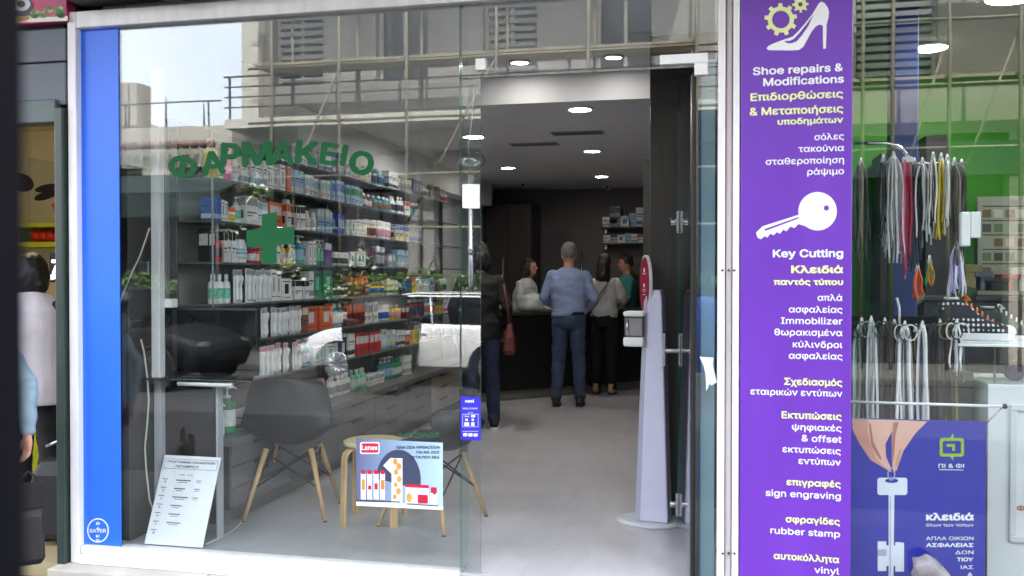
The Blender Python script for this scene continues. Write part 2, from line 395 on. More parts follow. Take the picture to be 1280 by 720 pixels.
# open glass door leaf, swung inwards
dl = thing("glass_door", "frameless glass door leaf swung open into the shop beside the sanitiser stand", "door", (xd1 + 0.0, 0.03, 0.0), R(97))
def leaf():
    W_ = 0.96; t = 0.005; mb = MB(); z0, z1 = 0.015, zD - 0.02
    mb.face([(0, -t, z0), (W_, -t, z0), (W_, -t, z1), (0, -t, z1)]); mb.face([(0, t, z0), (0, t, z1), (W_, t, z1), (W_, t, z0)])
    mb.face([(W_, -t, z0), (W_, t, z0), (W_, t, z1), (W_, -t, z1)], 1); mb.face([(0, -t, z0), (0, -t, z1), (0, t, z1), (0, t, z0)], 1)
    mb.face([(0, -t, z1), (W_, -t, z1), (W_, t, z1), (0, t, z1)], 1)
    local(mb.build("leaf", [GLASS, GLASS_EDGE]), dl)
    local(MB().box((0.0, -0.018, 0.0), (0.06, 0.018, zD - 0.02)).build("hinge_stile", plain((40, 38, 38), 0.4), bevel=0.003), dl)
    for z in (1.70, 0.17):
        mb = MB()
        for s in (-1, 1):
            mb.box((0.80, 0.006 * s if s > 0 else -0.02, z - 0.06), (0.845, 0.02 if s > 0 else -0.006, z + 0.06)); mb.cyl((0.822, s * 0.02, z), (0.822, s * 0.05, z), 0.018)
        local(mb.build("door_clamp", STEEL, bevel=0.002), dl)
    mb = MB()
    for s in (-1, 1):
        mb.box((0.72, s * 0.006 if s > 0 else -0.012, 0.93), (0.80, 0.012 if s > 0 else -0.006, 1.1)); mb.cyl((0.76, s * 0.012, 1.01), (0.76, s * 0.09, 1.01), 0.012); mb.box((0.74, s * 0.09 - 0.006, 0.93), (0.78, s * 0.09 + 0.006, 1.10))
    local(mb.build("door_handle", STEEL, bevel=0.002), dl)
leaf()

# blue panel with the cross-shaped maker's mark, standing behind the glass at the left
BLUE = M("blue_panel_print", (44, 112, 250), 0.4, var=0.05, scale=1.0)
bp0 = PY(102.5, 400, -0.01).x; bp1 = PY(150, 400, -0.01).x
bpn = thing("blue_panel", "tall blue advertising panel with round white logo at the window's left edge", "panel")
box("board", (bp0, -0.011, 0.006), (bp1, -0.0045, zT - 0.003), BLUE, bpn, 0.002)
PW = plain((240, 242, 250), 0.4)
fn = on(-0.0118); mb = MB(); c = (122.5, 663)
ringshape(mb, arcpts(*c, 13.6, 15.2, 36), arcpts(*c, 12.2, 13.8, 36), fn)
put_text(mb, "BAYER", fn, 112.2, 132.6, 665.6, 0.012, h=6.2)
for i, ch in enumerate("BA"): put_text(mb, ch, fn, 120.1, 124.9, 656.2 + i * 6.2 - 0.2, 0.012, h=4.6)
for i, ch in enumerate("ER"): put_text(mb, ch, fn, 120.1, 124.9, 672.0 + i * 5.6 - 0.2, 0.012, h=4.4)
mb.build("logo", PW, bpn)

# green vinyl lettering and cross on the glass
GREENV = M("green_vinyl", (10, 82, 45), 0.6, var=0.04, spec=.2)
yl = -0.0056; fn = on(yl)
lt = thing("window_lettering", "green Greek pharmacy lettering curved across the upper window glass", "lettering")
for ch, u, v, rot, hw, hh in (("Φ", 229, 203, 10, 18, 36), ("Α", 265, 198, -7, 15.5, 38), ("Ρ", 288, 188, 3, 12.5, 39), ("Μ", 321, 186, -2, 19.5, 39), ("Α", 353, 185, 2, 15.5, 39),
                              ("Κ", 384, 185, 5, 14.5, 38), ("Ε", 412, 187, 8, 11, 36), ("Ι", 431, 189, 10, 3.8, 34), ("Ο", 453, 198, 10, 15.5, 38)):
    mb = MB(); put_text(mb, ch, fn, u - hw, u + hw, v + hh / 2, 0.035, h=hh, rot=R(rot), ctr=(u, v), res=5)
    mb.build("letter", GREENV, lt)
mb = MB(); a, b = 327, 349
shape(mb, [(a, 268), (b - 3, 265), (b - 3, 285), (368, 283.5), (368, 305), (b - 3, 306), (b - 3, 329), (a, 330), (a, 308), (308, 309), (308, 288), (a, 286.5)], on(-0.0056))
tag(mb.build("green_cross", GREENV), "solid green vinyl pharmacy cross stuck on the window glass", "cross")
mb = MB(); put_text(mb, "ΑΛΕΞΙΛΟΣ", on(-0.0056), 497, 550, 546, 0.02, h=7)
tag(mb.build("small_lettering", M("dark_green_vinyl", (36, 92, 62), 0.5, var=0)), "small dark green Greek lettering on the glass above the vitamin poster", "lettering")

# vitamin poster
yp = -0.008
ps = thing("vitamin_poster", "landscape vitamin poster with dark disc and big white numeral on the glass", "poster")
fn = on(yp); mb = MB(); q = [(445.5, 548), (553.5, 553.5), (553.5, 637.5), (445.5, 632)]
def gradmat():
    m = M("poster_blue", (150, 182, 216), 0.35, var=0.0); n = m.node_tree.nodes; l = m.node_tree.links; b = n["Principled BSDF"]
    tc = n.new("ShaderNodeTexCoord"); sp = n.new("ShaderNodeSeparateXYZ"); l.new(tc.outputs["Generated"], sp.inputs[0])
    rp = n.new("ShaderNodeValToRGB"); l.new(sp.outputs["X"], rp.inputs[0]); e = rp.color_ramp.elements
    e[0].color = (*lin((92, 100, 140)), 1); e[1].color = (*lin((176, 206, 232)), 1); l.new(rp.outputs[0], b.inputs["Base Color"]); return m
mb.prism([fn(*p) for p in q], (0, 1, 0), 0.0015); mb.build("sheet", gradmat(), ps, weld=False)
fn = on(yp - 0.0006); mb = MB(); shape(mb, arcpts(498, 600, 28, 38, 30, 183, 378), fn); mb.build("disc", plain((58, 66, 92), 0.4), ps)
fn = on(yp - 0.0012); mb = MB()
shape(mb, [(445.5, 627), (500, 628.5), (553.5, 633.5), (553.5, 637.5), (445.5, 632)], fn)
shape(mb, [(479, 582), (488, 572.5), (503, 573), (503, 628), (489.5, 628), (489.5, 592)], fn)
for i in range(4):
    x = 451 + i * 8.0; shape(mb, [(x, 591), (x + 6.2, 591.4), (x + 6.2, 624.5), (x, 624)], fn)
shape(mb, [(507, 608), (536, 609.5), (536, 630), (507, 628.5)], fn)
shape(mb, [(538, 616), (546.5, 616.3), (546.5, 630.5), (538, 630)], fn)
put_text(mb, "Lanes", on(yp - 0.0022), 452, 472, 562.3, 0.02, h=8)
lw = mb; lw.build("white_print", PW, ps)
def rrect(x0, y0, x1, y1, r, n=5):
    out = []
    for cx, cy_, a in ((x1 - r, y0 + r, -90), (x1 - r, y1 - r, 0), (x0 + r, y1 - r, 90), (x0 + r, y0 + r, 180)):
        out += [(cx + r * math.cos(R(a + 90 * i / n)), cy_ + r * math.sin(R(a + 90 * i / n))) for i in range(n + 1)]
    return out
mb = MB(); shape(mb, rrect(450, 552.6, 474.5, 567.5, 3), on(yp - 0.0012)); mb.build("logo_border", PW, ps)
mb = MB(); fn = on(yp - 0.0017); shape(mb, rrect(451.3, 554, 473.2, 566, 2.5), fn)
for i in range(4):
    x = 451 + i * 8.0; shape(mb, [(x + .6, 587.5), (x + 5.6, 587.9), (x + 5.6, 593), (x + .6, 592.6)], fn)
    shape(mb, [(x + 1, 604 + (i % 2) * 3), (x + 5.2, 604 + (i % 2) * 3), (x + 5.2, 612), (x + 1, 612)], fn)
shape(mb, [(507, 605), (536, 606.5), (536, 610.5), (507, 609)], fn); shape(mb, [(538.5, 609), (546, 609.3), (546, 616.5), (538.5, 616.2)], fn); shape(mb, [(522, 618), (535, 618.7), (535, 629.5), (522, 629)], fn)
mb.build("red_print", plain((196, 28, 60), 0.4), ps)
mb = MB(); fn = on(yp - 0.0018)
for u, v, r in ((494, 577, 3.2), (498.5, 583, 3.4), (495, 590, 3), (499, 599, 3.2), (494.5, 606, 2.6), (498, 614, 3.4), (493.5, 621, 2.6)): shape(mb, arcpts(u, v, r, r * 1.3, 9), fn)
shape(mb, arcpts(511.5, 622, 3.6, 6, 12), fn); shape(mb, [(452, 599), (456, 599), (456, 611), (452, 611)], fn); shape(mb, [(476, 600), (480.6, 600), (480.6, 612), (476, 612)], fn)
mb.build("orange_print", plain((214, 150, 70), 0.5, var=0.3), ps)
mb = MB(); fn = on(yp - 0.0022)
put_text(mb, "ΟΛΑ ΟΣΑ ΧΡΕΙΑΖΕΣΑΙ", fn, 495.5, 549.5, 560.6, 0.015, h=4.6); put_text(mb, "ΓΙΑ ΝΑ ΖΕΙΣ", fn, 520.5, 549.5, 566.8, 0.015, h=4.6); put_text(mb, "ΑΥΤΑ ΠΟΥ ΘΕΣ", fn, 512.5, 549.5, 573, 0.015, h=4.6)
shape(mb, [(445.5, 625.2), (500, 626.8), (500, 628), (445.5, 626.8)], fn); shape(mb, [(508, 629.5), (548, 632), (548, 633.2), (508, 630.6)], fn); shape(mb, [(541, 616.5), (545, 616.7), (545, 618), (541, 618)], fn)
mb.build("dark_print", plain((36, 36, 56), 0.5), ps)

# blue payment sticker
st = thing("payment_sticker", "small blue card payment sticker on the glass edge by the doorway", "sticker")
yk = -0.0075; mb = MB(); mb.prism([on(yk)(*p) for p in ((575.5, 495), (600.8, 496.5), (600.8, 551), (575.5, 549.5))], (0, 1, 0), 0.001); mb.build("sheet", plain((52, 44, 190), 0.35), st)
mb = MB(); fn = on(yk - 0.0008); put_text(mb, "nexi", fn, 581.5, 592.5, 503, 0.03, h=5); put_text(mb, "WELCOME", fn, 578, 597, 511.5, 0.005, h=2.6)
put_text(mb, "POS", fn, 585.5, 591, 516.4, 0.0, h=2)
for a in ((578, 517.5, 598, 518), (578, 517.5, 578.4, 533.5), (597.6, 517.5, 598, 533.5), (578, 533.2, 598, 533.6), (578, 539, 598, 539.4)): shape(mb, [(a[0], a[1]), (a[2], a[1]), (a[2], a[3]), (a[0], a[3])], fn)
put_text(mb, "VISA", fn, 580.5, 586.5, 521.2, 0.02, h=2.2); 
for a in ((589, 518.8, 594, 521.5), (581.5, 523.5, 585, 526), (589.5, 523.3, 592.5, 526), (580.5, 528, 586.3, 532.4), (589, 528, 593, 532.6), (579, 541.5, 584, 545.2), (585.5, 541.8, 590.5, 545.5), (592, 542, 597, 545.6)):
    shape(mb, rrect(*a, 0.7, 3), fn)
mb.build("print", PW, st)
# white cards near the door joint, and the torn one on the right
def card(label, pts, y, name="white_card"):
    mb = MB(); mb.prism([on(y)(*p) for p in pts], (0, 1, 0), 0.002); return tag(mb.build(name, WHITE, weld=False), label, "card")
card("blank white card taped to the glass just left of the doorway", [(578, 230), (599.5, 230.5), (599.5, 260.5), (578, 260)], -0.009)
card("torn scrap of white paper stuck on the narrow pane right of the door", [(874.5, 446), (892, 447), (891, 456), (896, 478), (889, 482), (887, 479), (883, 489), (882, 468), (879.5, 457)], -0.009, "paper_scrap")
# clear plastic bag
mb = MB(); c = PY(588, 203, 0.16)
for k, (s, r) in enumerate(((0.0, .05), (.3, .065), (.6, .04), (.8, .012), (1, .02))): pass
rings = []
for s, r in ((0.05, .012), (0.04, .05), (0.0, .066), (-.03, .045), (-.07, .02), (-.13, .03), (-.15, .012)):
    rings.append([Vector((c.x + math.cos(t) * r * (1 + .3 * math.sin(3 * t + s * 40)), c.y + math.sin(t) * r * .8, c.z + s)) for t in [2 * math.pi * i / 12 for i in range(12)]])
mb.loft(rings); tag(mb.build("plastic_bag", glass("clear_plastic", 0.12, (0.8, 0.82, 0.84), 0.15)), "crumpled clear plastic bag hanging above the white card", "bag")
mb = MB(); mb.tube([PY(601 - 8, 100, 0.14), PY(590, 150, 0.15), PY(585, 180, 0.16), PY(586, 196, 0.16)], 0.0015, 4); tag(mb.build("hanging_string", WHITE), "thin pale string holding up the clear plastic bag", "string")
# roller shutter box above
SH = M("shutter_box_paint", (48, 48, 52), 0.5, var=0.2)
rb = thing("shutter_box", "dark roller shutter housing above the pharmacy window", "shutter")
mb = MB(); mb.box((L0 + 0.03, -0.22, zT + 0.115), (xd0 + 1.1, 0.0, zT + 0.5)); mb.build("housing", SH, rb, 0.01)
mb = MB()
for i in range(3): mb.box((L0 + 0.04, -0.226 - 0.0, zT + 0.2 + i * 0.05), (xd0 + 1.09, -0.2195, zT + 0.215 + i * 0.05))
mb.build("ridge", SH, rb); mb = MB(); p = PY(218, 8, -0.1); mb.box((p.x - .06, -0.2, zT + 0.09), (p.x + .06, -0.09, zT + 0.114)); mb.cyl((p.x + .02, -0.15, zT + 0.07), (p.x + .02, -0.15, zT + 0.1), 0.008); mb.build("bracket", plain((70, 66, 60), .5), rb)
# narrow blue and pale panels seen through the narrow pane
mb = MB(); x = PY(884, 300, 0.10).x; mb.box((xd1 + 0.012, 0.10, 0.02), (x - 0.03, 0.125, 2.28)); mb.build
b2 = thing("advert_strip", "narrow blue and pale blue panel behind the glass right of the door", "panel")
mb.build("blue_strip", M("deep_blue_panel", (44, 84, 190), 0.4, var=.05), b2, .003)
box("pale_strip", (x - 0.029, 0.10, 0.02), (x + 0.035, 0.125, 2.4), M("pale_blue_panel", (168, 205, 224), 0.35, var=.05), b2, .003)

# white pillar of three tubes between the shops
pl = thing("white_pillar", "white aluminium pillar of three tubes between pharmacy and purple sign", "pillar")
for a, b, yy in ((896.5, 906, -0.05), (907, 914.5, -0.03), (915.5, 924, -0.05)):
    x0 = PY(a, 400, yy).x; x1 = PY(b, 400, yy).x; box("tube", (x0, yy, -0.12), (x1, 0.08, 3.1), ALU if a != 907 else M("pinkish_aluminium", (205, 196, 198), .4, var=.08), pl, 0.008)
mb = MB()
for v in (338, 692):
    for u in (903, 911, 918): p = PY(u, v, -0.05); mb.lathe([(0.006, 0), (0.006, .006), (0.003, .008)], (p.x, -0.05, p.z), 8, ax='Y')
mb.build("screw", plain((90, 88, 86), .4, metal=.8), pl)
# ================================================================== INSIDE THE PHARMACY
LAM = M("grey_laminate", (108, 105, 103), 0.45, var=0.12, scale=2.5, stretch=(1, 1, 6)); LAMD = M("dark_laminate", (66, 62, 60), 0.4, var=0.15, scale=3)
SHELFG = glass("shelf_glass", 0.06, (0.72, 0.84, 0.80)); XW, XF = -3.045, -2.75
UNIT_Y0, UNIT_Y1 = 0.45, 5.6
SHELVES = [0.505, 0.78, 1.025, 1.25, 1.49, 1.725, 1.965, 2.17]
wu = thing("wall_shelving", "long wall shelving unit with glass shelves over grey drawers full of products", "shelving")
MB().box((XW, UNIT_Y0, 0.0), (-3.03, UNIT_Y1, 2.3)).build("back_panel", M("shelf_back", (150, 148, 146), 0.6, var=.06), wu)
for z in SHELVES[1:]: box("shelf", (-3.029, UNIT_Y0 + .02, z - 0.014), (XF, UNIT_Y1 - .02, z - 0.001), M("shelf_board", (96, 100, 98), 0.15, var=.05), wu, .002)
for y in (UNIT_Y0, 1.5, 2.5, 3.5, 4.5, UNIT_Y1 - 0.02): box("upright", (-3.028, y, 0.51), (-2.98, y + 0.02, 2.3), STEEL, wu, .002)
box("counter_top", (XW, UNIT_Y0 - .03, 0.46), (-2.62, UNIT_Y1, 0.504), LAM, wu, .004)
MB().box((XW, UNIT_Y0, 0.10), (-2.665, UNIT_Y1, 0.459)).build("carcass", LAMD, wu)
MB().box((XW, UNIT_Y0 + .05, 0.0), (-2.72, UNIT_Y1, 0.099)).build("kick_plate", LAM, wu)
LAMB = M("beige_laminate", (176, 168, 156), 0.45, var=.1)
for i in range(7):
    y0 = UNIT_Y0 + .003 + i * 0.735
    for k, (a, b) in enumerate(((.105, .215), (.219, .335), (.339, .455))):
        d = box("drawer", (-2.664, y0, a), (-2.645, y0 + .73, b), LAM if i < 5 else LAMB, wu, .003)
        box("drawer_grip", (-2.6445, y0 + .25, b - .018), (-2.634, y0 + .48, b - .006), plain((60, 58, 56), .4), d, .002)
# white light pelmet over the shelves
tag(box("shelf_pelmet", (XW, 1.75, 2.32), (-2.86, 7.4, 2.599), WPAINT, None, .004), "white sloping looking pelmet running above the wall shelving up to the ceiling", "pelmet")

# --- products
def carton_proto(w_, d_, h_, c1, c2, style):
    mb = MB(); x0 = -d_; mb.box((x0, 0, 0), (0, w_, h_), 0)
    e = 0.0007; m = w_ * 0.08
    def front(a, b, c, d, mi): mb.face([(e, a, c), (e, b, c), (e, b, d), (e, a, d)], mi)
    def side(a, b, c, d, mi): mb.face([(a, -e, c), (b, -e, c), (b, -e, d), (a, -e, d)], mi)
    if style == 0:
        front(0.002, w_ - .002, h_ * .1, h_ * .3, 1); side(x0 + .002, -.002, h_ * .1, h_ * .3, 1); front(m, w_ - m, h_ * .62, h_ * .68, 2); front(m, w_ * .7, h_ * .52, h_ * .56, 2); side(x0 * .85, x0 * .2, h_ * .6, h_ * .66, 2)
    elif style == 1:
        front(0.002, w_ - .002, h_ * .68, h_ * .96, 1); side(x0 + .002, -.002, h_ * .68, h_ * .96, 1); front(m, w_ - m, h_ * .4, h_ * .46, 2); front(m, w_ * .6, h_ * .3, h_ * .34, 2); side(x0 * .8, x0 * .25, h_ * .2, h_ * .5, 2)
    elif style == 2:
        front(w_ * .3, w_ * .7, h_ * .3, h_ * .75, 1); front(m, w_ - m, h_ * .83, h_ * .88, 2); side(x0 * .75, x0 * .3, h_ * .35, h_ * .7, 1); front(m, w_ - m, h_ * .12, h_ * .15, 2)
    else:
        front(m, w_ - m, h_ * .5, h_ * .85, 1); side(x0 * .9, x0 * .1, h_ * .5, h_ * .85, 1); front(m, w_ * .8, h_ * .25, h_ * .3, 2); front(m, w_ * .6, h_ * .15, h_ * .19, 2)
    return mb.build("carton", [c1, c2, plain((60, 62, 70), .5)], weld=False)
def bottle_proto(r, h, c1, c2, c3, kind):
    mb = MB()
    if kind == "pump":
        mb.lathe([(r * .9, 0), (r, .006), (r, h * .12), (r, h * .58)], mi=0); mb = mb
        mb.lathe([(r, h * .58), (r * .95, h * .64), (r * .4, h * .7), (r * .4, h * .74)], mi=0); mb.lathe([(r * 1.01, h * .16), (r * 1.012, h * .17), (r * 1.012, h * .5), (r * 1.01, h * .51)], mi=1)
        o = mb.build("pump_bottle", [c1, c2]); k = MB(); k.lathe([(r * .45, h * .74), (r * .45, h * .8), (r * .14, h * .81), (r * .14, h * .93), (r * .4, h * .94), (r * .4, h)]); k.tube([(0, 0, h * .96), (r * .9, 0, h * .96), (r * 1.1, 0, h * .92)], r * .13); k.build("pump_head", c3, o)
    elif kind == "tube":
        mb.lathe([(r * .8, h * .2), (r, h * .24), (r * .98, h * .5), (r * .5, h * .97), (r * .5, h)], mi=0); mb.lathe([(r * 1.0, h * .36), (r * 1.03, h * .37), (r * .93, h * .6), (r * .9, h * .61)], mi=1)
        o = mb.build("cream_tube", [c1, c2]); k = MB(); k.lathe([(r * .75, 0), (r * .8, .003), (r * .75, h * .2)]); k.build("cap", c3, o)
    elif kind == "spray":
        mb.lathe([(r * .92, 0), (r, .005), (r, h * .74), (r * .7, h * .8)], mi=0); mb.lathe([(r * 1.005, h * .2), (r * 1.012, h * .21), (r * 1.012, h * .6), (r * 1.005, h * .61)], mi=1)
        o = mb.build("spray_can", [c1, c2]); k = MB(); k.lathe([(r * .72, h * .8), (r * .72, h * .97), (r * .6, h)]); k.build("cap", c3, o)
    elif kind == "jar":
        mb.lathe([(r * .93, 0), (r, .004), (r, h * .68), (r * .9, h * .72)], mi=0); mb.lathe([(r * 1.005, h * .15), (r * 1.012, h * .16), (r * 1.012, h * .55), (r * 1.005, h * .56)], mi=1)
        o = mb.build("jar", [c1, c2]); k = MB(); k.lathe([(r * 1.0, h * .72), (r * 1.02, h * .74), (r * 1.02, h * .98), (r * .96, h)]); k.build("lid", c3, o)
    else:
        mb.lathe([(r * .92, 0), (r, .006), (r, h * .62), (r * .85, h * .72), (r * .36, h * .78), (r * .36, h * .82)], mi=0); mb.lathe([(r * 1.005, h * .18), (r * 1.012, h * .19), (r * 1.012, h * .52), (r * 1.005, h * .53)], mi=1)
        o = mb.build("bottle", [c1, c2]); k = MB(); k.lathe([(r * .46, h * .81), (r * .48, h * .82), (r * .46, h * .99), (r * .4, h)]); k.build("cap", c3, o)
    return o
def blister_proto(w_, h_, c2):
    mb = MB(); mb.box((-.003, 0, 0), (0, w_, h_)); mb.box((0.0003, .004, h_ * .82), (0.0012, w_ - .004, h_ * .97), 1)
    o = mb.build("blister_card", [plain((226, 226, 228), .4), c2]); k = MB(); k.cap((.008, w_ / 2, h_ * .12), (.008, w_ / 2, h_ * .45), w_ * .2, w_ * .12); k.cap((.008, w_ / 2, h_ * .5), (.008, w_ / 2, h_ * .74), w_ * .12, w_ * .32); k.build("brush", plain((240, 240, 244), .3), o)
    return o
CN = {"white": (232, 232, 234), "orange": (222, 98, 40), "red": (196, 30, 38), "blue": (48, 96, 190), "pale blue": (150, 190, 220), "green": (40, 140, 90), "mint": (120, 200, 170), "yellow": (232, 200, 60), "pink": (224, 60, 130),
      "pale pink": (226, 160, 180), "grey": (160, 162, 168), "black": (28, 28, 32), "teal": (30, 140, 150), "dark red": (110, 20, 28), "cream": (224, 212, 184), "purple": (110, 70, 160), "brown": (130, 80, 50), "navy": (36, 44, 90)}
def cm(n): return M("stock_" + n.replace(" ", "_"), CN[n], .35, var=.14, scale=30)
def cp(n): return M("print_" + n.replace(" ", "_"), CN[n], .35, var=.5, scale=75, stretch=(1, 1, 2.2))
SHN = ["lowest shelf counter", "second lowest shelf", "third lowest shelf", "fourth lowest shelf", "fourth highest shelf", "third highest shelf", "second highest shelf", "topmost shelf"]
KIND_EN = {"carton": "carton", "pump": "pump bottle", "tube": "cream tube", "spray": "spray can", "jar": "jar", "bottle": "bottle", "blister": "boxed brush card"}
NAME_EN = {"carton": "box", "pump": "bottle", "tube": "tube", "spray": "can", "jar": "jar", "bottle": "bottle", "blister": "packet"}
ORD = ["first", "second", "third", "fourth", "fifth", "sixth", "seventh", "eighth", "ninth", "tenth", "eleventh", "twelfth", "thirteenth", "fourteenth", "fifteenth", "sixteenth", "seventeenth", "eighteenth", "nineteenth", "twentieth"]
seen = {}
def run(si, y, kind, n, w_, h_, a, b="white", c="white", gap=.004, depth=.07, style=None, xo=0.0):
    """n alike products side by side on shelf si, the first at y; returns the y after the last."""
    k = seen.get(si, 0); seen[si] = k + 1
    if kind == "carton": p = carton_proto(w_, depth, h_, cm(a), cp(b), style if style is not None else random.randrange(4))
    elif kind == "blister": p = blister_proto(w_, h_, cm(b))
    else: p = bottle_proto(w_ / 2, h_, cm(a), cp(b), cm(c), kind)
    what = f"{a} {KIND_EN[kind]}" + (f" with {b} print" if kind in ("carton", "blister") else f" with {b} label and {c} top" if b != c else f" with {b} label")
    lab = f"{what}, {ORD[min(k, 19)]} run from the window, {SHN[si]}"
    if len(lab.split()) > 16: lab = f"{a} {KIND_EN[kind]} with {b} label, {ORD[min(k, 19)]} run from the window, {SHN[si]}"
    for i in range(n):
        o = p if i == 0 else copy_tree(p)
        yy = y + i * (w_ + gap)
        cx = XF - 0.03 - random.random() ** 2 * .03 - xo
        if kind in ("carton", "blister"): o.location = (cx, yy, SHELVES[si]); o.rotation_euler = (random.choice((0, 0, 0, random.uniform(-.05, .05))), 0, random.uniform(-.10, .10)); o.scale = (1, 1, random.uniform(.96, 1.03))
        else: o.location = (cx - w_ / 2, yy + w_ / 2, SHELVES[si]); o.rotation_euler = (0, 0, random.uniform(-.4, .4))
        tag(o, lab, NAME_EN[kind], f"{what}s on the {SHN[si]}, run {k + 1}" if n > 1 else None)
    return y + n * (w_ + gap) + .008
def rowof(si, y, specs):
    for s in specs: y = run(si, y, *s[:7], **(s[7] if len(s) > 7 else {}))
    return y
D = dict
e = {}
e[6] = rowof(6, .50, [("bottle", 1, .085, .23, "yellow", "yellow", "white"), ("bottle", 1, .05, .12, "white", "grey", "white"), ("pump", 1, .075, .19, "pink", "pink", "pink"), ("tube", 1, .06, .15, "white", "pale pink", "white"), ("carton", 2, .06, .16, "white", "grey"),
    ("carton", 4, .042, .17, "white", "pale blue"), ("carton", 3, .05, .15, "white", "grey"), ("carton", 1, .09, .18, "white", "grey"), ("carton", 1, .06, .18, "orange", "orange"), ("carton", 3, .06, .165, "pale blue", "white"), ("carton", 3, .06, .15, "white", "pale blue"), ("carton", 4, .055, .14, "white", "mint"), ("carton", 3, .08, .16, "pale blue", "blue")])
e[5] = rowof(5, .52, [("carton", 3, .02, .13, "blue", "white"), ("carton", 2, .03, .12, "white", "grey"), ("jar", 2, .06, .09, "white", "yellow", "orange"), ("pump", 1, .06, .16, "white", "mint", "white"), ("carton", 1, .15, .17, "white", "grey"), ("carton", 2, .06, .15, "white", "pale blue"), ("carton", 1, .22, .165, "orange", "white", "white", D(style=3)), ("carton", 1, .05, .165, "white", "orange"), ("spray", 1, .075, .2, "red", "red", "white"),
    ("carton", 3, .05, .17, "white", "black", "white", D(style=1)), ("tube", 3, .055, .14, "white", "white", "white"), ("carton", 5, .05, .17, "pale blue", "white"), ("carton", 4, .05, .15, "blue", "white")])
e[4] = rowof(4, .48, [("carton", 2, .03, .19, "black", "white"), ("bottle", 1, .07, .16, "red", "black", "black"), ("carton", 3, .03, .19, "white", "black"), ("tube", 3, .06, .14, "white", "pale blue", "white"), ("jar", 2, .065, .10, "red", "white", "dark red"), ("carton", 1, .06, .15, "orange", "red"), ("carton", 3, .055, .17, "white", "grey"), ("spray", 1, .05, .15, "pink", "white", "pink"),
    ("bottle", 2, .05, .14, "yellow", "white", "white"), ("pump", 3, .066, .20, "teal", "pale blue", "white"), ("carton", 2, .06, .17, "white", "grey"), ("pump", 2, .06, .18, "green", "mint", "white"), ("carton", 3, .05, .16, "purple", "white"), ("jar", 6, .05, .10, "white", "black", "white")])
e[3] = rowof(3, .50, [("bottle", 4, .05, .17, "white", "mint", "white"), ("blister", 7, .062, .2, "white", "grey"), ("carton", 2, .06, .2, "white", "grey"), ("carton", 1, .12, .14, "white", "black", "white", D(style=2)), ("carton", 4, .075, .13, "white", "black", "white", D(style=1)), ("carton", 1, .07, .2, "white", "grey", "white", D(style=0)), ("carton", 2, .14, .2, "green", "mint"), ("jar", 6, .05, .1, "white", "black", "black"), ("carton", 5, .07, .18, "dark red", "orange"), ("jar", 6, .06, .11, "yellow", "blue", "brown")])
e[2] = rowof(2, .80, [("blister", 13, .06, .18, "white", "grey"), ("carton", 1, .08, .17, "brown", "cream"), ("carton", 2, .19, .17, "orange", "white", "white", D(style=2)), ("bottle", 4, .06, .18, "teal", "white", "white"), ("carton", 6, .07, .19, "dark red", "orange", "white", D(style=3)), ("carton", 4, .06, .17, "white", "grey")])
e[1] = rowof(1, .50, [("carton", 3, .07, .12, "white", "grey"), ("bottle", 4, .05, .16, "yellow", "red", "black"), ("blister", 11, .062, .19, "white", "pale pink"), ("bottle", 2, .06, .17, "teal", "white", "white"), ("carton", 3, .11, .13, "white", "mint"), ("carton", 2, .1, .17, "navy", "white"), ("carton", 4, .05, .18, "white", "black"), ("carton", 6, .09, .17, "red", "white", "white", D(style=3)), ("bottle", 3, .06, .17, "pale blue", "white", "white")])
e[0] = rowof(0, 1.55, [("carton", 1, .2, .17, "pale pink", "white"), ("carton", 5, .045, .16, "pale pink", "white"), ("carton", 3, .03, .17, "black", "white"), ("bottle", 6, .07, .15, "white", "grey", "white"), ("bottle", 4, .065, .16, "mint", "white", "white"), ("carton", 3, .12, .09, "white", "grey"), ("pump", 3, .075, .2, "teal", "pale blue", "white"), ("bottle", 4, .06, .17, "green", "white", "green"), ("carton", 4, .06, .17, "white", "grey")])
e[7] = rowof(7, 1.5, [("carton", 4, .05, .13, "white", "grey"), ("bottle", 3, .06, .15, "white", "pale blue", "white"), ("carton", 2, .1, .12, "white", "blue"), ("carton", 2, .06, .14, "blue", "white"), ("bottle", 2, .05, .17, "pale blue", "white", "blue"), ("carton", 3, .09, .14, "white", "grey")])
cols = list(CN); rnd = random.Random(3)
for si in (6, 5, 4, 7, 3, 2, 1):
    y = e[si] + .02
    while y < UNIT_Y1 - .5 and seen[si] < 19:
        a = rnd.choice(["white", "white", "white", "pale blue", "grey", "cream", "navy", "teal", "yellow", "dark red", "white"]); b = rnd.choice([c for c in cols if c != a])
        kd = rnd.choice(["carton", "carton", "carton", "bottle", "jar"]); n = rnd.randint(2, 4)
        y = run(si, y, kd, n, rnd.uniform(.06, .1), rnd.uniform(.11, .17), a, b, "white", gap=.006, depth=.06) + .015

